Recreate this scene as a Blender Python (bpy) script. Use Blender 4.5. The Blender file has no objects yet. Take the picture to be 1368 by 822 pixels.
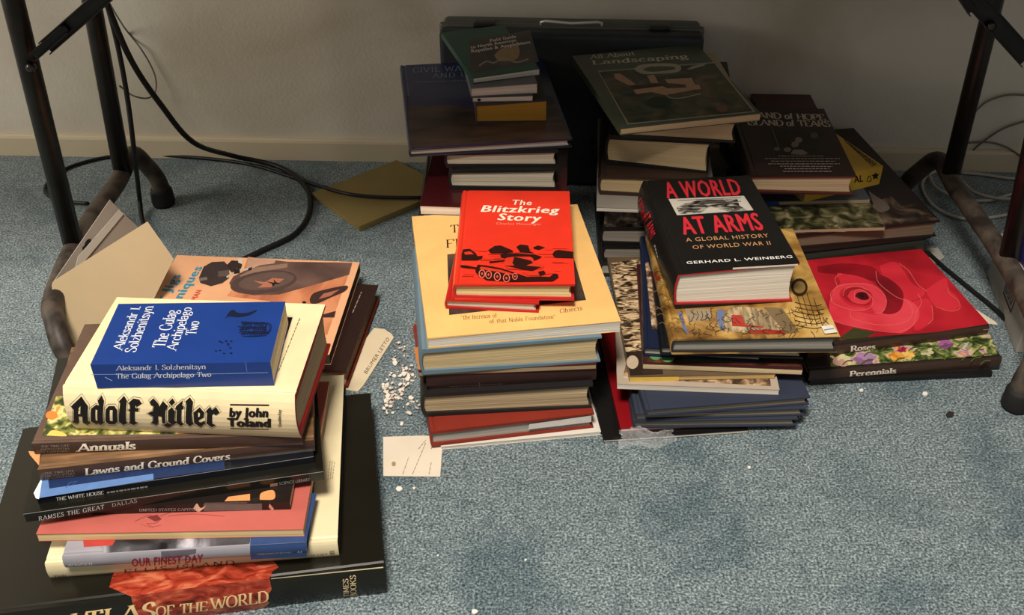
import bpy, bmesh, math, random
from mathutils import Vector, Matrix, Euler
random.seed(7)
R = math.radians
SC = bpy.context.scene
COL = SC.collection

# ------------------------------------------------------------------ camera
FPX, TH, CH = 1420.0, R(36.45), 0.99          # focal length in px (1368 wide), pitch below horizon, height
cam_d = bpy.data.cameras.new('camera'); cam = bpy.data.objects.new('camera', cam_d); COL.objects.link(cam)
cam_d.sensor_width = 36; cam_d.lens = FPX*36/1368; cam_d.clip_start = .01
cam.location = (0, 0, CH); cam.rotation_euler = (R(90)-TH, 0, 0)
SC.camera = cam

# ------------------------------------------------------------------ world and lights
w = bpy.data.worlds.new('world'); SC.world = w; w.use_nodes = True
bg = w.node_tree.nodes['Background']; bg.inputs[0].default_value = (1.0, .95, .89, 1); bg.inputs[1].default_value = .24

def area(name, loc, target, sx, sy, power, col):
    d = bpy.data.lights.new(name, 'AREA'); d.shape = 'RECTANGLE'; d.size = sx; d.size_y = sy
    d.energy = power; d.color = col
    o = bpy.data.objects.new(name, d); COL.objects.link(o); o.location = loc
    o.rotation_euler = (Vector(target)-Vector(loc)).to_track_quat('-Z', 'Y').to_euler()
    return o
area('ceiling_lamp_light', (-.25, -.05, 2.42), (-.1, .8, 0), .5, .5, 95, (1, .92, .82))
area('window_daylight', (-2.3, .9, 1.2), (-.9, 1.8, .2), .8, 1.0, 26, (1, .90, .76))

SC.view_settings.view_transform = 'Standard'; SC.view_settings.look = 'None'
SC.view_settings.gamma = 1; SC.view_settings.exposure = 0; SC.view_settings.use_curve_mapping = False

# ------------------------------------------------------------------ helpers: geometry from the survey of the room
CT, ST = math.cos(TH), math.sin(TH)
CAM = Vector((0, 0, CH))
def ray(px, py):
    X = (px-684)/FPX; Y = (411-py)/FPX
    return Vector((X, CT+Y*ST, -ST+Y*CT))
def P(px, py, z=0.0):                 # point on the horizontal plane z
    r = ray(px, py); t = (z-CH)/r.z
    return CAM+r*t
def PY(px, py, y):                    # point on the upright plane y
    r = ray(px, py); return CAM+r*(y/r.y)

def lin(h):
    h = h.lstrip('#'); v = [int(h[i:i+2], 16)/255 for i in (0, 2, 4)]
    return tuple(((c+.055)/1.055)**2.4 if c > .04045 else c/12.92 for c in v)+(1,)

MATS = {}
def mat(hexc, rough=.5, var=.12, scale=60, metal=0, coat=0, bump=0, name=None):
    key = (hexc, rough, var, scale, metal, coat, bump)
    if key in MATS: return MATS[key]
    m = bpy.data.materials.new(name or 'surface_'+hexc.strip('#')); m.use_nodes = True
    nt = m.node_tree; b = nt.nodes['Principled BSDF']
    c = lin(hexc)
    b.inputs['Roughness'].default_value = rough; b.inputs['Metallic'].default_value = metal
    b.inputs['Specular IOR Level'].default_value = .3 if not metal else .5
    if coat: b.inputs['Coat Weight'].default_value = coat*.4; b.inputs['Coat Roughness'].default_value = .12
    tc = nt.nodes.new('ShaderNodeTexCoord')
    n = nt.nodes.new('ShaderNodeTexNoise'); n.inputs['Scale'].default_value = scale; n.inputs['Detail'].default_value = 4
    nt.links.new(tc.outputs['Object'], n.inputs['Vector'])
    r = nt.nodes.new('ShaderNodeValToRGB')
    r.color_ramp.elements[0].position = .3; r.color_ramp.elements[1].position = .7
    r.color_ramp.elements[0].color = tuple(x*(1-var) for x in c[:3])+(1,)
    r.color_ramp.elements[1].color = tuple(min(1, x*(1+var)) for x in c[:3])+(1,)
    nt.links.new(n.outputs['Fac'], r.inputs['Fac']); nt.links.new(r.outputs['Color'], b.inputs['Base Color'])
    if bump:
        bp = nt.nodes.new('ShaderNodeBump'); bp.inputs['Strength'].default_value = bump; bp.inputs['Distance'].default_value = .002
        nt.links.new(n.outputs['Fac'], bp.inputs['Height']); nt.links.new(bp.outputs['Normal'], b.inputs['Normal'])
    MATS[key] = m; return m

def matn(cols, scale=20, rough=.4, detail=6, dist=.6, stretch=(1, 1, 1), coat=0, name='printed_picture'):
    """noise picture: cols = [(pos, hex)...]"""
    key = ('n', tuple(cols), scale, rough, detail, dist, stretch, coat)
    if key in MATS: return MATS[key]
    m = bpy.data.materials.new(name); m.use_nodes = True
    nt = m.node_tree; b = nt.nodes['Principled BSDF']; b.inputs['Roughness'].default_value = rough
    b.inputs['Specular IOR Level'].default_value = .3
    if coat: b.inputs['Coat Weight'].default_value = coat*.4; b.inputs['Coat Roughness'].default_value = .12
    tc = nt.nodes.new('ShaderNodeTexCoord'); mp = nt.nodes.new('ShaderNodeMapping'); mp.inputs['Scale'].default_value = stretch
    n = nt.nodes.new('ShaderNodeTexNoise'); n.inputs['Scale'].default_value = scale; n.inputs['Detail'].default_value = detail
    n.inputs['Distortion'].default_value = dist
    r = nt.nodes.new('ShaderNodeValToRGB')
    while len(r.color_ramp.elements) < len(cols): r.color_ramp.elements.new(.5)
    for e, (p, h) in zip(r.color_ramp.elements, cols): e.position = p; e.color = lin(h)
    nt.links.new(tc.outputs['Object'], mp.inputs[0]); nt.links.new(mp.outputs[0], n.inputs['Vector'])
    nt.links.new(n.outputs['Fac'], r.inputs['Fac']); nt.links.new(r.outputs['Color'], b.inputs['Base Color'])
    MATS[key] = m; return m

def pages_mat(hexc, contrast=.3):
    key = ('pg', hexc, contrast)
    if key in MATS: return MATS[key]
    m = matn([(.3, hexc), (.7, hexc)], 1.0, .85, 3, 0, (6, 6, 700), name='page_edges_'+hexc.strip('#'))
    MATS.pop(('n', ((.3, hexc), (.7, hexc)), 1.0, .85, 3, 0, (6, 6, 700), 0), None)
    nt = m.node_tree; r = [n for n in nt.nodes if n.type == 'VALTORGB'][0]; c = lin(hexc)
    r.color_ramp.elements[0].color = tuple(x*(1-contrast) for x in c[:3])+(1,)
    r.color_ramp.elements[1].color = tuple(min(1, x*(1+contrast*.35)) for x in c[:3])+(1,)
    b = nt.nodes['Principled BSDF']; bp = nt.nodes.new('ShaderNodeBump'); bp.inputs['Strength'].default_value = .5; bp.inputs['Distance'].default_value = .0008
    n = [n for n in nt.nodes if n.type == 'TEX_NOISE'][0]
    nt.links.new(n.outputs['Fac'], bp.inputs['Height']); nt.links.new(bp.outputs['Normal'], b.inputs['Normal'])
    MATS[key] = m; return m

def link_mesh(name, bm, mats, parent=None, smooth=False):
    me = bpy.data.meshes.new(name); bm.normal_update(); bm.to_mesh(me); bm.free()
    if not isinstance(mats, (list, tuple)): mats = [mats]
    for m in mats: me.materials.append(m)
    if smooth:
        for p in me.polygons: p.use_smooth = True
    o = bpy.data.objects.new(name, me); COL.objects.link(o)
    if parent: o.parent = parent
    return o
def tag(o, label, cat, group=None, kind=None):
    if label: o['label'] = label
    if cat: o['category'] = cat
    if group: o['group'] = group
    if kind: o['kind'] = kind
    return o
def empty(name, loc, rot=(0, 0, 0)):
    o = bpy.data.objects.new(name, None); COL.objects.link(o); o.empty_display_size = .02
    o.location = loc; o.rotation_euler = rot
    return o

def add_box(bm, lo, hi, M=None, mi=0):
    vs = [bm.verts.new(Vector((x, y, z)) if M is None else M @ Vector((x, y, z))) for x in (lo[0], hi[0]) for y in (lo[1], hi[1]) for z in (lo[2], hi[2])]
    for f in ((0, 1, 3, 2), (4, 6, 7, 5), (0, 4, 5, 1), (2, 3, 7, 6), (0, 2, 6, 4), (1, 5, 7, 3)):
        fc = bm.faces.new([vs[i] for i in f]); fc.material_index = mi
def catmull(pts, n=8):
    pts = [Vector(p) for p in pts]; out = []
    q = [pts[0]*2-pts[1]]+pts+[pts[-1]*2-pts[-2]]
    for i in range(1, len(q)-2):
        for k in range(n):
            t = k/n; a, b, c, d = q[i-1], q[i], q[i+1], q[i+2]
            out.append(.5*((2*b)+(c-a)*t+(2*a-5*b+4*c-d)*t*t+(3*b-a-3*c+d)*t**3))
    out.append(pts[-1]); return out
def add_tube(bm, pts, r, n=12, cap=True):
    pts = [Vector(p) for p in pts]; rings = []
    up = Vector((0, 0, 1)); prev = None
    for i, p in enumerate(pts):
        d = (pts[min(i+1, len(pts)-1)]-pts[max(i-1, 0)]).normalized()
        if prev is None:
            a = d.cross(up)
            if a.length < .1: a = d.cross(Vector((1, 0, 0)))
        else: a = prev-d*prev.dot(d)
        a.normalize(); prev = a; b = d.cross(a)
        rr = r[i] if isinstance(r, (list, tuple)) else r
        rings.append([bm.verts.new(p+(a*math.cos(2*math.pi*k/n)+b*math.sin(2*math.pi*k/n))*rr) for k in range(n)])
    for i in range(len(rings)-1):
        for k in range(n):
            bm.faces.new((rings[i][k], rings[i][(k+1) % n], rings[i+1][(k+1) % n], rings[i+1][k]))
    if cap:
        bm.faces.new(rings[0][::-1]); bm.faces.new(rings[-1])
def tube_obj(name, pts, r, m, parent=None, n=12):
    bm = bmesh.new(); add_tube(bm, pts, r, n); bmesh.ops.recalc_face_normals(bm, faces=bm.faces)
    return link_mesh(name, bm, m, parent, True)

# ------------------------------------------------------------------ the room
wl = P(0, 209, 0); wr = P(1300, 231, 0)
wdir = (wr-wl); wdir.z = 0; wdir.normalize(); wn = Vector((-wdir.y, wdir.x, 0))      # wn points behind the wall
WY = math.atan2(wdir.y, wdir.x); wl = wl+wn*.016; wr = wr+wn*.016
def wall_pt(s, off=0, z=0): p = wl+wdir*s-wn*off; p.z = z; return p

def wall_material():
    m = bpy.data.materials.new('painted_plaster'); m.use_nodes = True; nt = m.node_tree; b = nt.nodes['Principled BSDF']
    b.inputs['Roughness'].default_value = .75
    tc = nt.nodes.new('ShaderNodeTexCoord')
    n = nt.nodes.new('ShaderNodeTexNoise'); n.inputs['Scale'].default_value = 2.8; n.inputs['Detail'].default_value = 6; n.inputs['Distortion'].default_value = .7
    r = nt.nodes.new('ShaderNodeValToRGB'); r.color_ramp.elements[0].color = lin('b3a996'); r.color_ramp.elements[1].color = lin('cfc8ba')
    r.color_ramp.elements[0].position = .35; r.color_ramp.elements[1].position = .6
    n2 = nt.nodes.new('ShaderNodeTexNoise'); n2.inputs['Scale'].default_value = 160; n2.inputs['Detail'].default_value = 3
    bp = nt.nodes.new('ShaderNodeBump'); bp.inputs['Strength'].default_value = .25; bp.inputs['Distance'].default_value = .002
    nt.links.new(tc.outputs['Object'], n.inputs['Vector']); nt.links.new(tc.outputs['Object'], n2.inputs['Vector'])
    nt.links.new(n.outputs['Fac'], r.inputs['Fac']); nt.links.new(r.outputs['Color'], b.inputs['Base Color'])
    nt.links.new(n2.outputs['Fac'], bp.inputs['Height']); nt.links.new(bp.outputs['Normal'], b.inputs['Normal'])
    return m
def carpet_material():
    m = bpy.data.materials.new('blue_grey_cut_pile'); m.use_nodes = True; nt = m.node_tree; b = nt.nodes['Principled BSDF']
    b.inputs['Roughness'].default_value = .95; b.inputs['Specular IOR Level'].default_value = .1
    b.inputs['Sheen Weight'].default_value = .2
    L = nt.links.new
    tc = nt.nodes.new('ShaderNodeTexCoord')
    n = nt.nodes.new('ShaderNodeTexNoise'); n.inputs['Scale'].default_value = 330; n.inputs['Detail'].default_value = 2.5; n.inputs['Roughness'].default_value = .65
    r = nt.nodes.new('ShaderNodeValToRGB'); e = r.color_ramp.elements
    e[0].position = .33; e[0].color = lin('29383c'); e[1].position = .68; e[1].color = lin('b2bcbb')
    x = e.new(.5); x.color = lin('6c7a7e')
    n3 = nt.nodes.new('ShaderNodeTexNoise'); n3.inputs['Scale'].default_value = 60; n3.inputs['Detail'].default_value = 4
    n2 = nt.nodes.new('ShaderNodeTexNoise'); n2.inputs['Scale'].default_value = 7; n2.inputs['Detail'].default_value = 4; n2.inputs['Distortion'].default_value = .6
    r2 = nt.nodes.new('ShaderNodeValToRGB'); r2.color_ramp.elements[0].color = (.6, .68, .71, 1); r2.color_ramp.elements[1].color = (1, 1, 1, 1)
    r2.color_ramp.elements[0].position = .34; r2.color_ramp.elements[1].position = .52
    r3 = nt.nodes.new('ShaderNodeValToRGB'); r3.color_ramp.elements[0].color = (.72, .74, .76, 1); r3.color_ramp.elements[1].color = (1, 1, 1, 1)
    r3.color_ramp.elements[0].position = .35; r3.color_ramp.elements[1].position = .65
    mx = nt.nodes.new('ShaderNodeMix'); mx.data_type = 'RGBA'; mx.blend_type = 'MULTIPLY'; mx.inputs[0].default_value = 1
    mx2 = nt.nodes.new('ShaderNodeMix'); mx2.data_type = 'RGBA'; mx2.blend_type = 'MULTIPLY'; mx2.inputs[0].default_value = 1
    for q in (n, n2, n3): L(tc.outputs['Object'], q.inputs['Vector'])
    L(n.outputs['Fac'], r.inputs['Fac']); L(n2.outputs['Fac'], r2.inputs['Fac']); L(n3.outputs['Fac'], r3.inputs['Fac'])
    L(r.outputs['Color'], mx.inputs[6]); L(r2.outputs['Color'], mx.inputs[7])
    L(mx.outputs[2], mx2.inputs[6]); L(r3.outputs['Color'], mx2.inputs[7])
    L(mx2.outputs[2], b.inputs['Base Color'])
    bp = nt.nodes.new('ShaderNodeBump'); bp.inputs['Strength'].default_value = .8; bp.inputs['Distance'].default_value = .003
    L(n.outputs['Fac'], bp.inputs['Height']); L(bp.outputs['Normal'], b.inputs['Normal'])
    return m

WALLM = wall_material()
bm = bmesh.new(); add_box(bm, (-3.2, -2.6, -.05), (3.2, 2.3, 0)); link_mesh('floor', bm, carpet_material())['kind'] = 'structure'
def wall_frame(): return Matrix.Translation(wl) @ Matrix.Rotation(WY, 4, 'Z')
bm = bmesh.new(); add_box(bm, (-2.4, 0, -.05), (4.2, .1, 2.5), wall_frame()); link_mesh('wall_back', bm, WALLM)['kind'] = 'structure'
bm = bmesh.new()
prof = [(0, -.01), (0, .043), (-.006, .043), (-.0105, .0415), (-.012, .037), (-.012, -.01)]
M = wall_frame()
va = [bm.verts.new(M @ Vector((-2.4, y, z))) for y, z in prof]; vb = [bm.verts.new(M @ Vector((4.2, y, z))) for y, z in prof]
for i in range(len(prof)):
    j = (i+1) % len(prof); bm.faces.new((va[i], va[j], vb[j], vb[i]))
bm.faces.new(va); bm.faces.new(vb[::-1]); bmesh.ops.recalc_face_normals(bm, faces=bm.faces)
link_mesh('baseboard_back', bm, mat('c6b99f', .5, .05, 5))['kind'] = 'structure'

# ------------------------------------------------------------------ lettering: a small skeleton alphabet for serif and blackletter print
G = {
'A': (.78, '0,0 .39,1|.39,1 .78,0|-.16,.34 .62,.34'), 'B': (.68, '.12,0 .12,1|~.12,1 .42,1 .56,.78 .42,.54 .12,.54|~.12,.54 .5,.54 .64,.28 .5,0 .12,0'),
'C': (.74, '~.7,.74 .58,.95 .38,1 .15,.86 .06,.5 .15,.14 .38,0 .6,.06 .72,.26'), 'D': (.78, '.12,0 .12,1|~.12,1 .45,.98 .7,.76 .74,.5 .7,.24 .45,.02 .12,0'),
'E': (.64, '.12,0 .12,1|-.12,.98 .58,.98 .58,.82|-.12,.52 .46,.52|-.12,.02 .62,.02 .62,.2'), 'F': (.6, '.12,0 .12,1|-.12,.98 .58,.98 .58,.8|-.12,.5 .46,.5'),
'G': (.8, '~.7,.76 .58,.95 .38,1 .15,.86 .06,.5 .15,.14 .38,0 .6,.05 .7,.2|.7,.42 .7,.04'), 'H': (.8, '.12,0 .12,1|.68,0 .68,1|-.12,.52 .68,.52'),
'I': (.26, '.13,0 .13,1'), 'J': (.5, '.36,1 .36,.15|~.36,.2 .3,-.02 .1,.02'), 'K': (.74, '.12,0 .12,1|.64,1 .14,.46|.3,.6 .68,0'),
'L': (.62, '.12,0 .12,1|-.12,.02 .6,.02 .6,.22'), 'M': (.94, '.1,0 .14,1|.14,1 .46,.1|.46,.1 .8,1|.8,1 .84,0'), 'N': (.82, '.12,0 .12,1|.12,1 .7,0|.7,0 .7,1'),
'O': (.82, '~.41,1 .14,.86 .05,.5 .14,.14 .41,0 .68,.14 .77,.5 .68,.86 .41,1'), 'P': (.64, '.12,0 .12,1|~.12,.98 .45,.98 .58,.76 .45,.5 .12,.5'),
'R': (.74, '.12,0 .12,1|~.12,.98 .45,.98 .56,.76 .44,.52 .12,.52|.34,.52 .7,0'), 'S': (.56, '~.48,.78 .4,.96 .26,1 .1,.88 .1,.68 .28,.54 .46,.4 .5,.2 .38,.03 .22,0 .08,.06 .05,.26'),
'T': (.7, '.35,0 .35,1|-.04,.8 .04,.98 .66,.98 .66,.8'), 'U': (.78, '.12,1 .12,.3|~.12,.32 .18,.06 .4,0 .6,.06 .66,.32|.66,.3 .66,1'),
'V': (.76, '0,1 .38,0|.38,0 .76,1'), 'W': (1.08, '0,1 .28,0|.28,0 .54,.9|.54,.9 .8,0|.8,0 1.08,1'), 'X': (.74, '.04,1 .7,0|.7,1 .04,0'), 'Y': (.74, '.02,1 .37,.46|.72,1 .37,.46|.37,.5 .37,0'),
'a': (.52, '.4,.5 .4,0|~.08,.5 .16,.65 .3,.66 .4,.5|~.4,.38 .12,.34 .06,.16 .2,0 .4,.12'), 'b': (.56, '.1,0 .1,1|~.1,.5 .28,.67 .46,.5 .48,.3 .4,.06 .24,-.01 .1,.1'),
'c': (.48, '~.42,.5 .28,.67 .1,.52 .06,.3 .12,.1 .28,0 .44,.12'), 'd': (.56, '.44,0 .44,1|~.44,.5 .3,.67 .1,.52 .06,.3 .12,.08 .28,-.01 .44,.12'),
'e': (.5, '-.08,.38 .42,.38|~.42,.38 .38,.6 .26,.67 .1,.54 .06,.32 .12,.1 .28,0 .44,.12'), 'f': (.36, '.14,0 .14,.8|~.14,.78 .2,.98 .34,.94|-.02,.64 .3,.64'),
'g': (.54, '~.26,.67 .1,.58 .1,.36 .26,.26 .4,.36 .4,.58 .26,.67|~.2,.28 .08,.16 .3,.06 .48,-.06 .36,-.26 .1,-.24 .08,-.08 .26,.02'),
'h': (.58, '.1,0 .1,1|~.1,.5 .26,.67 .4,.64 .46,.48|.46,.5 .46,0'), 'i': (.24, '.12,0 .12,.66|o.12,.88'), 'j': (.24, '.12,-.14 .12,.66|o.12,.88'), 'k': (.54, '.1,0 .1,1|.44,.66 .12,.28|.2,.38 .48,0'),
'l': (.22, '.11,0 .11,1'), 'm': (.84, '.1,0 .1,.66|~.1,.5 .24,.67 .36,.62 .4,.46|.4,.5 .4,0|~.4,.5 .54,.67 .68,.62 .72,.46|.72,.5 .72,0'),
'n': (.58, '.1,0 .1,.66|~.1,.48 .26,.67 .4,.64 .46,.46|.46,.48 .46,0'), 'o': (.54, '~.27,.67 .1,.56 .06,.33 .12,.1 .27,0 .42,.1 .48,.33 .42,.56 .27,.67'),
'p': (.56, '.1,-.3 .1,.66|~.1,.5 .28,.67 .46,.5 .48,.3 .4,.06 .24,-.01 .1,.1'), 'q': (.56, '.44,-.3 .44,.66|~.44,.5 .3,.67 .1,.52 .06,.3 .12,.08 .28,-.01 .44,.12'),
'r': (.42, '.1,0 .1,.66|~.1,.46 .22,.66 .38,.6'), 's': (.42, '~.34,.52 .28,.66 .14,.64 .08,.5 .2,.36 .34,.24 .34,.06 .2,0 .08,.04 .05,.16'),
't': (.36, '.15,.08 .15,.86|~.15,.12 .22,0 .34,.08|-.02,.64 .32,.64'), 'u': (.58, '.1,.66 .1,.2|~.1,.22 .16,.02 .32,0 .46,.16|.46,0 .46,.66'),
'v': (.52, '.02,.66 .26,0|.26,0 .5,.66'), 'w': (.76, '.02,.66 .2,0|.2,0 .38,.6|.38,.6 .56,0|.56,0 .74,.66'), 'x': (.52, '.06,.66 .46,0|.46,.66 .06,0'),
'y': (.52, '.02,.66 .26,0|.5,.66 .26,0|~.26,0 .18,-.24 .04,-.24'), 'z': (.48, '-.06,.64 .42,.64|.42,.64 .06,.02|-.06,.02 .44,.02 .44,.14'),
'&': (.8, '~.7,.3 .5,.02 .2,0 .08,.2 .2,.45 .42,.65 .42,.9 .26,.98 .18,.82 .3,.5 .72,0'), '.': (.2, 'o.1,.06'), '-': (.4, '-.05,.36 .35,.36'), ',': (.2, 'o.1,.04'), '"': (.3, '.08,.95 .08,.78|.2,.95 .2,.78'),
' ': (.34, ''),
}
# broken-pen (blackletter) forms of the letters on the cream spine
GB = {
'A': (.8, '.08,.86 .3,.98 .62,.84|.62,.86 .62,.1 .76,0|.3,.96 .18,.6 .22,.12 .06,.02|.2,.45 .62,.45|.06,.72 .2,.8'),
'H': (.84, '.04,.86 .2,.98 .36,.86|.26,.9 .2,.5 .26,.1 .08,.0|.26,.52 .44,.64 .64,.52|.64,.56 .64,.1 .5,-.1|.34,.9 .46,.98|.1,.3 .0,.4'),
'd': (.62, '.5,.56 .36,.68 .14,.54|.14,.54 .14,.12 .3,.0 .5,.12|.5,.12 .5,.62|.5,.6 .3,.96|.3,.94 .22,.98'),
'o': (.6, '.12,.54 .3,.68 .48,.54|.48,.54 .48,.12 .3,.0|.3,.0 .12,.12 .12,.54'),
'l': (.32, '.08,.92 .2,1|.16,.98 .16,.1|.16,.1 .28,.0'),
'f': (.42, '.16,-.02 .16,.84|.16,.84 .28,1 .42,.9|.02,.62 .36,.62'),
'i': (.32, '.06,.58 .16,.68|.16,.66 .16,.1|.16,.1 .28,.0|.1,.86 .2,.94'),
't': (.38, '.08,.88 .18,.96|.16,.92 .16,.1|.16,.1 .32,.0|.02,.64 .34,.64'),
'e': (.54, '.12,.54 .3,.68 .44,.54|.44,.54 .14,.36|.12,.54 .12,.12 .28,.0 .44,.12'),
'r': (.46, '.06,.58 .16,.68|.16,.64 .16,.06 .26,.0|.18,.52 .32,.68 .44,.56'),
' ': (.3, ''),
}
ZL = [0.0]
def strip(bm, pts, off):
    """pts list of 2D, off(i)->(dx,dy) half-offset"""
    prev = None
    for i, p in enumerate(pts):
        o = off(i); a = bm.verts.new((p[0]+o[0], p[1]+o[1], ZL[0])); b = bm.verts.new((p[0]-o[0], p[1]-o[1], ZL[0]))
        if prev: bm.faces.new((prev[0], prev[1], b, a))
        prev = (a, b)
def skel_text(s, style, thick=.13, thin=.045, track=.08):
    bm = bmesh.new(); x = 0; table = GB if style == 'black' else G
    for ch in s:
        g = table.get(ch) or G.get(ch) or G.get(ch.lower()) or G[' ']
        wd, d = g
        for si, st in enumerate(d.split('|') if d else []):
            ZL[0] = (si % 4)*3e-5
            kind = ''
            if st[0] in '~o' or (st[0] == '-' and ' ' in st): kind = st[0]; st = st[1:]
            pts = [tuple(float(v) for v in q.split(',')) for q in st.split()]
            if kind == 'o':
                px, py = pts[0]; r = thick*.62
                bm.faces.new([bm.verts.new((x+px+r*math.cos(a*math.pi/4), py+r*math.sin(a*math.pi/4), 0)) for a in range(8)]); continue
            if kind == '~': pts = [(q.x, q.y) for q in catmull([(a, b, 0) for a, b in pts], 5)]
            else:
                q = [pts[0]]
                for a, b in zip(pts, pts[1:]):
                    n = max(1, int(math.hypot(b[0]-a[0], b[1]-a[1])/.17))
                    q += [(a[0]+(b[0]-a[0])*k/n, a[1]+(b[1]-a[1])*k/n) for k in range(1, n+1)]
                pts = q
            pp = [(x+a, b) for a, b in pts]
            if style == 'black':
                # nib held at 40 degrees
                c = (thick*.5*.76, thick*.5*.64)
                strip(bm, pp, lambda i: c)
                strip(bm, pp, lambda i: (thick*.28, -thick*.1))
                continue
            def off(i, pp=pp):
                a = pp[max(0, i-1)]; b = pp[min(len(pp)-1, i+1)]
                dx, dy = b[0]-a[0], b[1]-a[1]; l = math.hypot(dx, dy) or 1; dx /= l; dy /= l
                w_ = thin+(thick-thin)*abs(dy)**1.5
                if abs(dy) > .3 and dx*dy > .05 and style == 'serif' and kind == '' : w_ = thin+(thick-thin)*.35
                return (-dy*w_/2, dx*w_/2)
            strip(bm, pp, off)
            if kind == '' and style == 'serif':
                for e in (pp[0], pp[-1]):
                    if min(abs(e[1]-t) for t in (0, 1, .66, -.3)) < .012:
                        h = thin*1.1; sy = 1 if e[1] < .3 else -1; hw = thick*.5+.085
                        vs = [bm.verts.new(v) for v in ((e[0]-hw, e[1], 0), (e[0]+hw, e[1], 0), (e[0]+hw*.6, e[1]+sy*h, 0), (e[0]-hw*.6, e[1]+sy*h, 0))]
                        bm.faces.new(vs if sy > 0 else vs[::-1])
        x += wd+track
    return bm, 0, x-track, 1.0
_tn = [0]
def sans_text(s, bold=0.0, track=1.0):
    c = bpy.data.curves.new('t', 'FONT'); c.body = s; c.size = 1; c.space_character = track; c.resolution_u = 2
    o = bpy.data.objects.new('t', c); COL.objects.link(o)
    dg = bpy.context.evaluated_depsgraph_get(); me = bpy.data.meshes.new_from_object(o.evaluated_get(dg))
    bpy.data.objects.remove(o); bm = bmesh.new(); bm.from_mesh(me); bpy.data.meshes.remove(me); bpy.data.curves.remove(c)
    if bold:
        g0_ = bm.verts[:]+bm.edges[:]+bm.faces[:]
        for k_, (dx, dy) in enumerate(((-bold, 0), (bold, 0), (-bold*.5, bold*.4), (bold*.5, -bold*.4))):
            for e_ in bmesh.ops.duplicate(bm, geom=g0_)['geom']:
                if isinstance(e_, bmesh.types.BMVert): e_.co.x += dx; e_.co.y += dy; e_.co.z = (k_+1)*4e-5
    xs = [v.co.x for v in bm.verts]; return bm, min(xs), max(xs), .69

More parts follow.
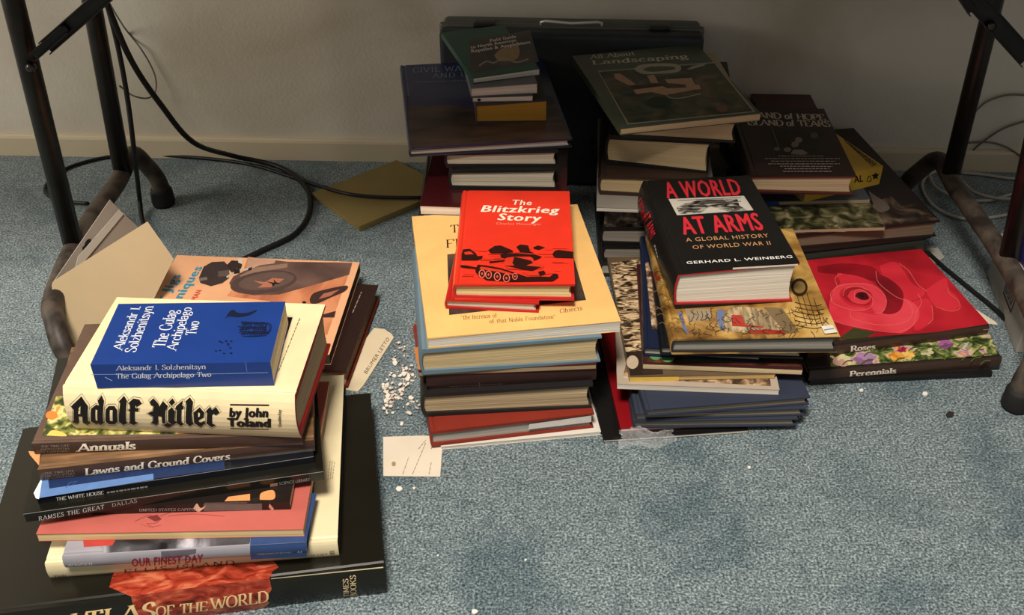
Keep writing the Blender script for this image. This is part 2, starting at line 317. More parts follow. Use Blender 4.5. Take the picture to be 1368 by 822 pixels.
# ------------------------------------------------------------------ books
def xf(o, px, py): pass
class Book: pass
PAG = {'cream': 'd9c9a6', 'white': 'd8d0c2', 'tan': 'b9a37e', 'grey': 'a7a096'}
def make_book(label, fl, fr, z1, T, D, spine='L', hard=True, cover='222222', pages='cream', board=None, rough=.4, coat=0,
              tilt=(0, 0), name=None, cat='book', group=None, bulge=None, world=False, coverm=None, W=None, spinem=None, pgc=.3, curl=0):
    """fl, fr: the two near corners of the top face; z1 its height; T thickness; D depth away from the viewer"""
    if world: a, b = Vector((*fl, z1)), Vector((*fr, z1))
    else: a, b = P(*fl, z1), P(*fr, z1)
    d = b-a; yaw = math.atan2(d.y, d.x)
    if W is None: W = d.length
    u = Vector((math.cos(yaw), math.sin(yaw), 0)); v = Vector((-u.y, u.x, 0))
    if board: T -= .0011; z1 -= .00055
    c = a+u*W/2+v*D/2; c.z = z1-T
    root = empty(name or ('hardcover_book' if hard else 'paperback_book'), c, (tilt[0], tilt[1], yaw))
    tag(root, label, cat, group)
    cw, l = (W, D) if spine in 'LR' else (D, W)
    if spine == 'L': mp = lambda x, y, z: (x, y, z)
    elif spine == 'R': mp = lambda x, y, z: (-x, y, z)
    elif spine == 'F': mp = lambda x, y, z: (y, x, z)
    else: mp = lambda x, y, z: (y, -x, z)
    tb = min(.0028, T*.135) if hard else min(.0006, T*.12)
    ov = .0032 if hard else 0.0004
    if bulge is None: bulge = min(.006, T*.12) if hard else 0
    cv = coverm or mat(cover, rough, .06, 25, coat=coat)
    def profile(t0, grow):
        h = cw/2; o = [(h+grow, -grow), (-h, -grow)]
        for k in range(1, 9):
            s = k/9; o.append((-h-grow-bulge*(1-(2*s-1)**2), T*s))
        o.append((-h, T+grow))
        if hard and T > .009: o += [(-h+.0035, T+grow), (-h+.006, T+grow-.0011), (-h+.0085, T+grow)]
        o += [(h+grow, T+grow), (h+grow, T-t0)]
        for k in range(8, 0, -1):
            s = k/9; o.append((-h+t0-bulge*.8*(1-(2*s-1)**2), t0+(T-2*t0)*s))
        o += [(h+grow, t0)]
        return o
    def extr(pr, l0, l1):
        bm = bmesh.new()
        A_ = [bm.verts.new(mp(x, l0, z)) for x, z in pr]; B_ = [bm.verts.new(mp(x, l1, z)) for x, z in pr]
        n = len(pr)
        for i in range(n): bm.faces.new((A_[i], A_[(i+1) % n], B_[(i+1) % n], B_[i]))
        bm.faces.new(A_); bm.faces.new(B_[::-1])
        bmesh.ops.recalc_face_normals(bm, faces=bm.faces)
        return bm
    bk = Book(); bk.root = root; bk.W, bk.D, bk.T = W, D, T; bk.bulge = bulge; bk.spine = spine; bk.n = 0; bk.z1 = z1
    bmc = extr(profile(tb, 0), -l/2, l/2)
    if board:
        link_mesh('cover_boards', bmc, mat(board, .6, .06), root)
        j = extr(profile(-.0001, .0005), -l/2-.0002, l/2-.0002)   # the paper jacket wraps the boards
        bk.cover = link_mesh('dust_jacket', j, cv, root); bk.grow = .0005
    else:
        bk.cover = link_mesh('cover', bmc, cv, root); bk.grow = 0
    if spinem:
        bk.cover.data.materials.append(spinem)
        for p in bk.cover.data.polygons:
            n = p.normal; q = Vector(mp(-1, 0, 0))
            if n.dot(q) > .6: p.material_index = 1
    # page block in layers, each a little in or out, as cut leaves lie
    bmp = bmesh.new(); nl = max(3, min(16, int(T/.0022))); z0, z2 = tb, T-tb
    for k in range(nl):
        j = random.uniform(0, .00035)
        s = (k+.5)/nl; conc = (.0035 if hard else 0)*(1-(2*s-1)**2)
        lo = (-cw/2+tb-bulge*.7*(1-(2*s-1)**2), -l/2+ov+j, z0+(z2-z0)*k/nl); hi = (cw/2-ov-conc-j, l/2-ov-j, z0+(z2-z0)*(k+1)/nl)
        p0, p1 = Vector(mp(*lo)), Vector(mp(*hi))
        add_box(bmp, [min(p0[i], p1[i]) for i in range(3)], [max(p0[i], p1[i]) for i in range(3)])
    bmesh.ops.recalc_face_normals(bmp, faces=bmp.faces)
    link_mesh('page_block', bmp, pages_mat(PAG.get(pages, pages), pgc), root)
    bk.M = Matrix.Translation(c) @ Euler((tilt[0], tilt[1], yaw)).to_matrix().to_4x4(); bk.Mi = bk.M.inverted()
    return bk

def onface(bk, face, px, py, e):
    o = bk.Mi @ CAM; r = bk.Mi.to_3x3() @ ray(px, py)
    g = bk.grow
    if face == 'top': t = (bk.T+g+e-o.z)/r.z
    elif face == 'front': t = (-bk.D/2-g-e-o.y)/r.y
    elif face == 'left': t = (-bk.W/2-g-e-o.x)/r.x
    return o+r*t
def bend(bk, face, p, e):
    if (face == 'front' and bk.spine == 'F') or (face == 'left' and bk.spine == 'L'):
        s = max(0, min(1, p.z/bk.T)); dd = bk.bulge*(1-(2*s-1)**2)
        if face == 'front': p.y -= dd
        else: p.x -= dd
    return p
def letter(bk, face, s, a, b, c, col, font='serif', bold=.1, thin=.045, track=.08, part='title', e=.00035, rough=.5, label=None):
    """a,b: baseline start and end; c: top of capitals above a"""
    if font == 'sans': bm, x0, x1, hh = sans_text(s, bold, 1.0+track)
    else: bm, x0, x1, hh = skel_text(s, font, bold, thin, track)
    A_, B_, C_ = (onface(bk, face, *q, e) for q in (a, b, c))
    if face != 'top':
        for k in range(1, 7):
            bmesh.ops.bisect_plane(bm, geom=bm.verts[:]+bm.edges[:]+bm.faces[:], plane_co=(0, hh*k/7, 0), plane_no=(0, 1, 0))
    for v in bm.verts:
        u = (v.co.x-x0)/(x1-x0); t = v.co.y/hh
        v.co = bend(bk, face, A_+(B_-A_)*u+(C_-A_)*t, e)+{'top': Vector((0, 0, 1)), 'front': Vector((0, -1, 0)), 'left': Vector((-1, 0, 0))}[face]*v.co.z
    return link_mesh(part, bm, mat(col, rough, .05), bk.root)
def art(bk, face, polys, part='cover_picture', e=.0002, rough=.4, label=None):
    """polys: list of (colour or material, [(px,py)...]); printed one above the other"""
    bm = bmesh.new(); ms = []; curved = face != 'top' and bk.bulge > .0015
    for i, (cl, pts) in enumerate(polys):
        m = mat(cl, rough, .08, 90) if isinstance(cl, str) else cl
        if m not in ms: ms.append(m)
        ee = e+.00002*i
        vs = [bm.verts.new(onface(bk, face, x, y, ee)) for x, y in pts]
        try: f = bm.faces.new(vs)
        except ValueError: continue
        f.material_index = ms.index(m)
        f.normal_update()
        want = {'top': Vector((0, 0, 1)), 'front': Vector((0, -1, 0)), 'left': Vector((-1, 0, 0))}[face]
        if f.normal.dot(want) < 0: f.normal_flip()
    if curved:
        for k in range(1, 16):
            bmesh.ops.bisect_plane(bm, geom=bm.verts[:]+bm.edges[:]+bm.faces[:], plane_co=(0, 0, bk.T*k/16), plane_no=(0, 0, 1))
    if face != 'top':
        for v in bm.verts: bend(bk, face, v.co, e)
    return link_mesh(part, bm, ms, bk.root)
def line(pts, w=1.0):
    """a drawn line as a thin polygon"""
    pts = [Vector((*p, 0)) for p in pts]; L_, R_ = [], []
    for i, p in enumerate(pts):
        d = (pts[min(i+1, len(pts)-1)]-pts[max(0, i-1)]).normalized(); n = Vector((-d.y, d.x, 0))*w/2
        L_.append((p.x+n.x, p.y+n.y)); R_.append((p.x-n.x, p.y-n.y))
    return L_+R_[::-1]
def cur(pts, n=5): return [(q.x, q.y) for q in catmull([(a, b, 0) for a, b in pts], n)]
def ell(cx, cy, rx, ry, rot=0, n=20):
    c, s = math.cos(R(rot)), math.sin(R(rot))
    return [(cx+rx*math.cos(2*math.pi*k/n)*c-ry*math.sin(2*math.pi*k/n)*s, cy+rx*math.cos(2*math.pi*k/n)*s+ry*math.sin(2*math.pi*k/n)*c) for k in range(n)]
def blurb(bk, face, rows, col, seed=1, h=1.0, part='small_print', e=.0003):
    """lines of print too small to read: word-long dashes.  rows = [(x0,y0,x1,y1)]"""
    rnd = random.Random(seed); ps = []
    for x0, y0, x1, y1 in rows:
        L_ = math.hypot(x1-x0, y1-y0); t = 0
        while t < L_:
            wl_ = rnd.uniform(2.5, 6.5); t1 = min(L_, t+wl_)
            f = lambda q: (x0+(x1-x0)*q/L_, y0+(y1-y0)*q/L_)
            ps.append((col, line([f(t), f(t1)], h))); t = t1+1.3
    return art(bk, face, ps, part, e)

BR = random.Random(3)
# ================================================================== STACK A, near left
z = 0.0
# -- atlas
atlas = make_book('huge black atlas lying flat under the near left pile', (-47, 826), (513, 757), .046, .046, .30, 'F', True, '17150f', 'tan', rough=.28, coat=.4, bulge=.004)
red_relief = matn([(.3, '4c1408'), (.45, '8c2c1a'), (.55, 'a4402a'), (.7, 'bf6c4c')], 38, .35, 8, 1.4, (1, 2.2, 2), coat=.3)
art(atlas, 'top', [(red_relief, [(150, 770), (146, 785), (170, 795), (175, 797), (300, 781), (360, 773), (364, 764), (372, 758), (362, 745), (260, 745), (160, 752)])], 'cover_picture')
art(atlas, 'front', [(red_relief, [(175, 797), (180, 812), (176, 830), (178, 845), (300, 822), (352, 812), (360, 803), (355, 795), (363, 785), (360, 773), (300, 780), (230, 789)])], 'spine_picture')
letter(atlas, 'front', 'ATLAS', (86, 839), (207, 822), (87, 819), 'e8c78e', 'serif', .17, .06)
letter(atlas, 'front', 'OF THE', (209, 820.5), (277, 813), (209, 807.5), 'e8c78e', 'serif', .17, .06)
letter(atlas, 'front', 'WORLD', (283, 811.5), (358, 801.5), (282.5, 796.5), 'e8c78e', 'serif', .17, .06)
letter(atlas, 'front', 'TIMES', (466, 796), (465, 771), (459, 796.5), 'e0c897', 'serif', .14, .05)
letter(atlas, 'front', 'BOOKS', (476, 795.5), (475, 767), (468.5, 796), 'e0c897', 'serif', .14, .05)
# -- cream 'Ellis Island'
ellis = make_book('cream jacketed book reading ELLIS ISLAND, lying directly on the huge black atlas', (60, 753), (451, 723), .0705, .0245, .29, 'F', True, 'dfd0a8', 'white', board='2a2a2a', rough=.35, coat=.3, bulge=.002)
letter(ellis, 'front', 'ELLIS ISLAND', (165, 767.5), (312, 755), (166, 760), '5a2418', 'serif', .1, .045, .25)
letter(ellis, 'front', 'Tifft', (72, 774), (89, 772.5), (72, 768), '3a2c20', 'serif', .12)
letter(ellis, 'front', 'BOOKS', (416, 743), (437, 741), (416, 740), '4a3a28', 'serif', .12)
letter(ellis, 'front', 'JB', (447, 741.5), (446.5, 734), (441, 742), '3a2c20', 'serif', .12)
blurb(ellis, 'top', [(441, 616, 438, 642), (444, 616, 441, 642), (447, 617, 444, 640)], '8d8468', 4, .8)
# -- 'Our Finest Day'
finest = make_book('grey photo jacketed book with blue end reading OUR FINEST DAY, below the salmon paperback', (83, 744), (409, 724), .0885, .018, .25, 'F', True, '8f8c93', 'white', board='2b3c63', rough=.3, coat=.4, bulge=.002)
ph = matn([(.35, '17171a'), (.48, '4b4a4f'), (.58, '9b98a0'), (.7, 'c9c6cc')], 16, .35, 4, .8)
art(finest, 'top', [(ph, [(132, 728), (140, 739), (333, 727), (335, 715), (240, 715), (140, 720)]), ('2c426e', [(334, 728.5), (409, 724), (423, 660), (400, 655), (336, 700)]), ('a93a35', [(111, 722), (112, 731), (150, 729), (155, 720), (118, 720)])], 'jacket_picture')
art(finest, 'front', [('55525a', [(215, 737), (217, 745), (240, 743), (262, 738), (262, 734)])], 'spine_picture'); art(finest, 'front', [('2c426e', [(334, 729), (409.5, 724.5), (410, 744), (335, 748)])], 'spine_panel')
letter(finest, 'front', 'OUR FINEST DAY', (176, 757.5), (271, 751.5), (176, 745), '8c1420', 'sans', .035, part='title')
letter(finest, 'front', 'BOWDEN', (92, 757), (124, 754.5), (92, 752.5), 'dcd6cf', 'serif', .12)
letter(finest, 'front', 'CHRONICLE BOOKS', (344, 741.5), (390, 739), (344, 738.5), 'b9bccb', 'sans', 0, .3)
art(finest, 'front', [('c9ccd8', line(cur([(397, 741), (399, 735.5), (401, 740), (403, 735), (402, 741)]), .9))], 'publisher_mark')
# -- salmon paperback
pink = make_book('salmon pink paperback with faint line drawing and cream page edges facing front', (48, 714), (405, 707.5), .100, .0115, .25, 'B', False, 'b05a50', 'd8bd8a', rough=.5, pgc=.15)
art(pink, 'top', [('8c3d38', line(cur([(180, 697), (190, 692), (200, 689), (213, 693), (208, 699), (196, 700), (205, 705)]), .8)), ('6e2c2a', [(196, 691), (210, 688), (216, 694), (207, 697)]),
                  ('8c3d38', line(cur([(214, 690), (228, 685), (250, 683)]), .8)), ('8c3d38', line(cur([(225, 690), (240, 688), (262, 687), (300, 690)]), .7)), ('a04c45', line(cur([(188, 700), (200, 704), (215, 702)]), .7))], 'line_drawing')
# -- capitol
cap = make_book('small dark paperback on the United States Capitol with orange arches, on the salmon cover', (120, 678), (387, 671), .112, .012, .17, 'F', False, '1d1512', 'cream', rough=.3, coat=.3)
art(cap, 'top', [('d08a55', [(300, 670), (305, 664), (334, 660), (334, 669)]), ('d08a55', cur([(347, 668), (348, 660), (356, 656), (366, 656), (366, 667), (347, 668)])),
                 ('4a3a33', [(273, 672), (330, 671), (330, 673), (273, 674)])], 'cover_picture')
art(cap, 'front', [('6b625c', [(272, 674), (350, 673), (350, 682), (272, 683)]), ('d8b79d', cur([(258, 680), (263, 673), (268, 679), (275, 676), (266, 684), (258, 680)])), ('c79a80', [(360, 673), (366, 680), (364, 683), (359, 678)])], 'spine_picture')
letter(cap, 'front', 'UNITED STATES CAPITOL', (186, 683.5), (264, 682.5), (186, 680), 'a9a199', 'serif', .12)
# -- Ramses
ram = make_book('black softcover reading RAMSES THE GREAT DALLAS, widest thin black book of the near left pile', (31, 686), (432, 629), .126, .014, .27, 'F', False, '15140f', 'cream', rough=.25, coat=.5)
letter(ram, 'front', 'RAMSES THE GREAT', (52, 696), (139, 680), (51.5, 690.5), 'c9c5bd', 'serif', .14, .05, .22)
letter(ram, 'front', 'DALLAS', (150, 677.5), (183, 671.5), (149.5, 673), 'a9a59d', 'serif', .12, .05, .25)
letter(ram, 'front', 'SCIENCE LIBRARY', (373, 648.5), (414, 642.7), (373, 644.5), '8d8a86', 'sans', 0, .1)
art(ram, 'front', [('a8a49c', line([(31, 687.3), (432, 630.3)], .7))], 'worn_edge_highlight'); art(atlas, 'front', [('c9bd9c', line([(362, 773.6), (512, 758)], 1.1))], 'worn_edge_highlight')  # pale lines: highlights along the worn front creases, painted as colour
art(ram, 'front', [('8a6a58', [(361, 651), (361, 647), (371, 645.3), (371, 649.3)])], 'publisher_mark')
# -- White House
wh = make_book('black book with pale blue border reading THE WHITE HOUSE', (48, 664), (419, 609), .137, .011, .22, 'F', False, '14161c', 'white', rough=.25, coat=.5)
art(wh, 'front', [('a8a49c', line([(49, 665), (419, 610.2)], .6))], 'worn_edge_highlight')  # highlight on the top front crease, painted as a pale line
art(wh, 'top', [('1c2c50', [(64, 656), (64, 636), (300, 610), (300, 627), (205, 640)]), ('5878aa', [(50, 666), (54, 640), (64, 639), (66, 653), (205, 633), (205, 641)]), ('e9e9ea', [(48, 666), (45, 659), (54, 642), (56, 642), (52, 667)]),
                ('39538c', line([(88, 652), (93, 645), (104, 643), (96, 649)], 1))], 'cover_picture')
letter(wh, 'front', 'THE WHITE HOUSE', (75, 669.5), (138, 660.5), (75, 665), 'd9d5cc', 'serif', .15, .06)
blurb(wh, 'front', [(143, 658.5, 197, 650.5)], '8f8c86', 8, 2)
# -- Lawns
def garden_volume(label, title, fl, fr, z1, T, a, b, c, covm, tiny, **k):
    bk = make_book(label, fl, fr, z1, T, .218, 'F', True, '3a2a22', 'cream', rough=.35, coat=.3, bulge=.0012, coverm=covm, spinem=mat('3f2d25', .3, .08, coat=.4), group='gardening encyclopedia volumes', **k)
    letter(bk, 'front', title, a, b, c, 'e6d9c6', 'serif', .2, .09, .05)
    for i, (s, (x0, y0), (x1, y1), hh) in enumerate(tiny):
        letter(bk, 'front', s, (x0, y0), (x1, y1), (x0, y0-hh), '8d7c6c', 'serif', .12, part='series_name')
    return bk
wood = matn([(.3, '4a3526'), (.5, '6f5238'), (.7, '8d6a48')], 14, .35, 5, .5, (1, 8, 1), coat=.3)
lawns = garden_volume('brown spined volume titled Lawns and Ground Covers', 'Lawns and Ground Covers', (50, 628), (419, 588), .154, .017, (114.4, 634.8), (307, 613.5), (114.2, 625.5), wood,
    [('THE TIME-LIFE', (60, 633.5), (99, 629.5), 2.6), ('ENCYCLOPEDIA', (60.5, 637), (100, 633), 2.6), ('OF GARDENING', (61, 640.5), (101, 636.5), 2.6)])
art(lawns, 'top', [('c98f5e', [(40, 608), (38, 603), (54, 604), (52, 622)])], 'page_corner')
flow = matn([(.3, '1c2014'), (.44, '3f4a22'), (.52, '8c8a45'), (.58, 'd9cf8a'), (.64, 'd07a35'), (.72, 'e8a24c')], 55, .3, 3, .4, coat=.3)
annuals = garden_volume('brown spined volume titled Annuals, flower cover, under the thick cream book', 'Annuals', (42, 593), (403, 580), .1705, .0165, (104.6, 602.8), (181, 599.5), (105, 593), mat('5a463a', .35, .1, coat=.3),
    [('THE TIME-LIFE', (55, 597.5), (93, 596), 2.4), ('ENCYCLOPEDIA', (55, 601.2), (93, 599.7), 2.4), ('OF GARDENING', (55, 604.8), (93, 603.3), 2.4)])
art(annuals, 'top', [(flow, [(56, 582), (75, 530), (180, 520), (400, 520), (403, 573), (230, 580)]), ('d9b85a', cur([(62, 582), (70, 575), (84, 578), (88, 583), (62, 582)])), ('d77b35', ell(69, 555, 8, 6))], 'cover_picture')
# -- thick cream biography
bio = make_book('very thick cream jacketed biography with black gothic spine lettering', (84, 516), (394, 528), .2335, .063, .165, 'F', True, 'e3cfa4', 'tan', board='8c1d1a', rough=.45, coat=.15, bulge=.009)
BL = [[(85,165),(160,100),(225,165),(225,290),(245,310),(215,335),(180,305),(180,245),(150,245),(150,300),(130,325),(90,300),(108,285),(108,190)],
 [(250,185),(290,155),(315,160),(298,130),(325,95),(352,130),(350,295),(360,305),(325,330),(308,312),(290,325),(248,290)], [(372,190),(395,165),(442,165),(468,195),(468,295),(440,322),(395,320),(370,290)],
 [(475,135),(510,100),(540,130),(540,290),(552,305),(515,328),(483,295),(486,150)], [(555,145),(590,118),(640,125),(665,150),(625,175),(612,160),(612,180),(645,185),(640,207),(612,205),(612,290),(640,300),(600,327),(562,305),(573,290),(573,205),(556,195),(573,185),(568,160)],
 [(728,140),(755,118),(800,150),(814,172),(838,136),(884,170),(866,200),(866,302),(838,302),(836,246),(806,240),(806,300),(790,327),(743,300),(765,285),(765,245),(718,220),(760,205),(765,170),(745,165)], [(845,325),(885,298),(925,325),(885,355)],
 [(885,145),(912,120),(940,145),(912,168)], [(887,200),(915,176),(945,205),(942,280),(962,295),(925,322),(889,290)], [(950,170),(1000,133),(1000,165),(1015,170),(1010,192),(996,195),(996,290),(1020,310),(990,332),(958,300),(958,197),(944,187)],
 [(1022,140),(1055,116),(1087,145),(1085,290),(1100,310),(1065,332),(1033,300),(1033,165)], [(1098,215),(1145,178),(1187,215),(1182,252),(1142,275),(1142,290),(1165,295),(1185,280),(1197,300),(1155,342),(1103,300)],
 [(1198,205),(1230,176),(1250,198),(1280,178),(1312,215),(1280,237),(1265,225),(1252,235),(1252,305),(1282,320),(1245,342),(1206,305),(1210,225)]]
BC = [[(148,185),(162,165),(164,222),(148,224)], [(290,190),(304,195),(304,285),(290,280)], [(408,195),(430,195),(430,285),(408,285)], [(1137,215),(1151,222),(1149,246),(1137,248)]]
zc_ = lambda pts, g=0: (lambda cx_, cy_, w_, h_: [(85+(x+(x-cx_)*2*g/w_)/6.218, 510+(y+(y-cy_)*2*g/h_)/6.218) for x, y in pts])(sum(p[0] for p in pts)/len(pts), sum(p[1] for p in pts)/len(pts), max(p[0] for p in pts)-min(p[0] for p in pts), max(p[1] for p in pts)-min(p[1] for p in pts))
for p in BL: art(bio, 'front', [('5a5140', line(zc_(p, 13)+[zc_(p, 13)[0]], .55))], 'title_outline', e=.00025)
for k, p in enumerate(BL): art(bio, 'front', [('15110d', zc_(p))]+([('e3cfa4', zc_(BC[{0: 0, 1: 1, 2: 2, 11: 3}[k]]))] if k in (0, 1, 2, 11) else []), 'title_letter', e=.0004)
letter(bio, 'front', 'by John', (309, 549.8), (361, 550.5), (309, 539.5), '15110d', 'sans', .075, -.04, part='author_name')
letter(bio, 'front', 'Toland', (306, 563.3), (364.5, 564.2), (306, 551.5), '15110d', 'sans', .085, -.04, part='author_name')
art(bio, 'front', [('15110d', line([(309, 536.5), (361, 537.5)], 1.6))], 'rule_line'); art(bio, 'front', [('15110d', line([(310, 567), (361, 568)], 1.4))], 'rule_line')
letter(bio, 'front', 'Doubleday', (378.5, 563), (377.5, 542), (374, 563), '3a2c20', 'sans', .01, part='publisher_name')
art(bio, 'top', [('15110d', [(384, 424), (391, 424), (367, 500), (361, 500)]), ('15110d', [(372, 416), (380, 418), (377, 434), (370, 440)])], 'title_stroke')
blurb(bio, 'top', [(372, 496, 401, 424)], '5a4d3c', 9, 1.0)
# -- blue paperback
gul = make_book('thick blue paperback with white lettering on top of the cream biography', (120.5, 487.5), (361, 484), .267, .033, .110, 'F', False, '193678', 'd9c9a6', rough=.35, coat=.25)
for s, a, b, c in (('Aleksandr I.', (163.5, 467.5), (188.5, 409.5), (150, 467)), ('Solzhenitsyn', (181, 470.5), (205.5, 409), (166, 471)), ('The Gulag', (219.5, 464.5), (238, 414.5), (203, 464)),
                   ('Archipelago', (235.5, 468), (256.5, 411), (221.5, 467.5)), ('Two', (262, 448), (266.5, 429.5), (247.5, 447.5))):
    letter(gul, 'top', s, a, b, c, 'cfd2d8', 'serif', .12, .055, .02)
letter(gul, 'front', 'Aleksandr I. Solzhenitsyn', (155.7, 495.3), (275, 493), (155.5, 489), 'c9cdd8', 'serif', .12, .05, .04)
letter(gul, 'front', 'The Gulag Archipelago Two', (155, 506), (282, 503.5), (155, 499.5), 'c9cdd8', 'serif', .13, .05, .04)
art(gul, 'front', [('7f93c0', line([(122, 500.5), (155, 500.3), (240, 500.8), (358, 498)], .7)), ('93a5cc', line([(140, 504), (150, 509)], .9)), ('5d75b0', line([(328, 484), (330, 497)], .7))], 'spine_crease')
art(gul, 'top', [('0c1530', cur([(301, 426), (306, 417), (312, 414), (318, 418), (330, 418), (344, 414), (334, 421), (318, 424), (306, 423), (301, 426)], 3))]
    + [('0c1530', line(cur([(320+k*2.6, 450-abs(k-7)*.6), (323+k*2.7+BR.uniform(-2, 2), 441), (328+k*2.4, 432+BR.uniform(-2, 1))]), 1.1)) for k in range(15)]
    + [('0c1530', line(cur([(316+BR.uniform(0, 8), 430+k*2.1), (336, 429+k*2.1+BR.uniform(-2, 2)), (350+BR.uniform(0, 10), 431+k*1.9)]), 1.0)) for k in range(10)]
    + [('0c1530', ell(BR.uniform(286, 312), BR.uniform(455, 472), 1.6, .7)) for k in range(14)], 'cover_drawing', rough=.5)

# ================================================================== PILE B behind A
brown = make_book('dark brown hardcover lying behind the atlas, its title on the cover edge', (340, 488), (462, 497), .033, .029, .212, 'L', True, '2a1a16', 'tan', board='6e2018', rough=.3, coat=.4)
blurb(brown, 'top', [(441, 462, 461, 425)], 'bca79c', 8, 1.6)
blurb(brown, 'top', [(471, 418, 483, 390)], '9c877c', 5, 1.2)
art(brown, 'top', [('8d7a70', line([(432, 493), (438, 470)], .8))], 'worn_edge_highlight')
box_l = make_book('tan soft book hidden under the router jigs book', (215, 470), (322, 474), .033, .033, .2, 'L', False, '8c6a4a', 'tan')
router = make_book('large peach paperback on router jigs with blue title running up the cover', (166, 462), (440, 474), .052, .0185, .232, 'L', False, 'dba37a', '4a3b33', rough=.35, coat=.3)
rz = lambda pts: [(180+x/4.56, 330+y/4.56) for x, y in pts]
letter(router, 'top', 'Router Jigs', (180+40/4.56, 330+545/4.56), (180+285/4.56, 330+170/4.56), (180-20/4.56, 330+540/4.56), '2f86a0', 'sans', .035)
letter(router, 'top', '& Techniques', (180+125/4.56, 330+560/4.56), (180+415/4.56, 330+122/4.56), (180+65/4.56, 330+555/4.56), '2f86a0', 'sans', .035)
letter(router, 'top', 'MAN', (180+372/4.56, 330+325/4.56), (180+408/4.56, 330+265/4.56), (180+340/4.56, 330+322/4.56), 'c8402f', 'sans', .03, part='author_name')
grain = matn([(.35, '9c5c40'), (.5, 'b8714e'), (.65, 'cc8760')], 9, .35, 4, .6, (3, 1, 1)); mach = matn([(.35, '4a3833'), (.6, '6b5048')], 14, .35, 3, .5)
art(router, 'top', [(grain, rz([(560, 300), (820, 330), (860, 360), (1110, 365), (1095, 470), (1170, 540), (1290, 200), (1325, 95), (930, 90), (690, 60), (640, 200)])),
    (mach, rz([(690, 62), (930, 90), (1325, 98), (1305, 170), (1080, 235), (880, 290), (720, 295), (600, 265), (575, 220), (600, 180), (700, 130)])),
    ('b58d76', rz([(690, 62), (860, 80), (850, 100), (760, 112), (720, 130), (680, 130)])), ('8a6c5c', rz([(640, 175), (740, 125), (930, 100), (930, 125), (760, 150), (650, 200)])),
    ('382c2b', rz([(390, 190), (420, 120), (470, 92), (545, 88), (575, 120), (575, 190), (535, 220), (465, 240), (400, 220)])), ('574c44', rz([(508, 148), (575, 140), (578, 175), (508, 182)])), ('6a625e', rz([(392, 190), (440, 182), (442, 200), (394, 208)])),
    ('2f2422', rz([(560, 110), (590, 82), (640, 85), (655, 110), (640, 150), (600, 165), (575, 140)])), ('c9b9a6', rz([(655, 68), (630, 68), (630, 95), (655, 105)])), ('b9a898', rz(line(cur([(560, 185), (600, 160), (620, 140), (660, 140), (715, 128)]), 12))),
    ('241c1b', rz([(600, 140), (640, 130), (640, 160), (605, 165)])), ('241c1b', rz([(690, 130), (715, 122), (712, 140), (692, 145)])),
    ('4a3936', rz(ell(785, 215, 205, 68, -8, 28))), ('5d4842', rz(ell(800, 208, 170, 50, -8, 28))), ('a86a52', rz([(720, 205), (790, 215), (840, 190), (910, 195), (870, 225), (830, 245), (750, 248), (780, 228)])),
    ('1f1614', rz([(800, 210), (850, 218), (845, 195), (862, 215), (890, 222), (858, 228), (840, 242), (835, 225)])), ('3a2724', rz(cur([(1065, 320), (1085, 285), (1150, 262), (1290, 235), (1280, 270), (1190, 310), (1120, 342), (1075, 345), (1065, 320)], 3))),
    ('9c5f49', rz([(1120, 318), (1150, 285), (1250, 258), (1190, 300)])), ('3a2724', rz([(1115, 420), (1225, 390), (1215, 430), (1120, 430)])), ('1f1614', rz(ell(1032, 338, 12, 8)))], 'cover_picture')

# -- cardboard folder with hang-tab sleeve, propped beside the table frame
def sheet(name, pts, m, parent, th=.0008, nsub=0):
    bm = bmesh.new(); vs = [bm.verts.new(p) for p in pts]; f = bm.faces.new(vs)
    bmesh.ops.recalc_face_normals(bm, faces=[f]); n = f.normal.copy()
    r = bmesh.ops.extrude_face_region(bm, geom=[f])
    for v in [g for g in r['geom'] if isinstance(g, bmesh.types.BMVert)]: v.co += n*th
    bmesh.ops.recalc_face_normals(bm, faces=bm.faces)
    return link_mesh(name, bm, m, parent)
fold = empty('cardboard_folder', P(110, 480, .0)); tag(fold, 'open buff cardboard folder with hang-tab sleeve propped between book pile and left table frame', 'folder')
def L_(p, o): return Vector(p)-Vector(o.location)
pF = [P(69, 381, .13), P(197, 296, .17), P(232, 346, .11), P(240, 420, .02), P(102, 500, .02)]
# fit to a plane through three key points
def toplane(px, py, A, B, C):
    n = (B-A).cross(C-A); r = ray(px, py); return CAM+r*((A-CAM).dot(n)/r.dot(n))
A_, B_, C_ = P(69, 381, .125), P(197, 296, .175), P(101, 495, .001)
front_pts = [toplane(x, y, A_, B_, C_) for x, y in ((69, 381), (72, 375), (197, 296), (232, 346), (205, 400), (170, 420), (101, 495), (70, 393))]
sheet('front_leaf', [L_(p, fold) for p in front_pts], mat('bfa985', .6, .05, 12), fold)
A2, B2, C2 = P(69, 380, .120), P(147, 267, .19), P(200, 330, .08)
back_pts = [toplane(x, y, A2, B2, C2) for x, y in ((70, 379), (147, 267), (158, 279), (184, 303), (205, 345), (130, 372))]
backl = sheet('back_leaf', [L_(p, fold) for p in back_pts], mat('a3988a', .5, .05, 12), fold)
def plastic(name='clear_plastic', tint=(1, 1, 1, 1), rough=.08):
    m = bpy.data.materials.new(name); m.use_nodes = True; nt = m.node_tree
    b = nt.nodes['Principled BSDF']; b.inputs['Base Color'].default_value = tint; b.inputs['Roughness'].default_value = rough
    b.inputs['Alpha'].default_value = .2; b.inputs['Specular IOR Level'].default_value = .9
    n = nt.nodes.new('ShaderNodeTexNoise'); n.inputs['Scale'].default_value = 45
    bp = nt.nodes.new('ShaderNodeBump'); bp.inputs['Strength'].default_value = .5; bp.inputs['Distance'].default_value = .004
    nt.links.new(n.outputs['Fac'], bp.inputs['Height']); nt.links.new(bp.outputs['Normal'], b.inputs['Normal'])
    return m
PLAS = plastic()
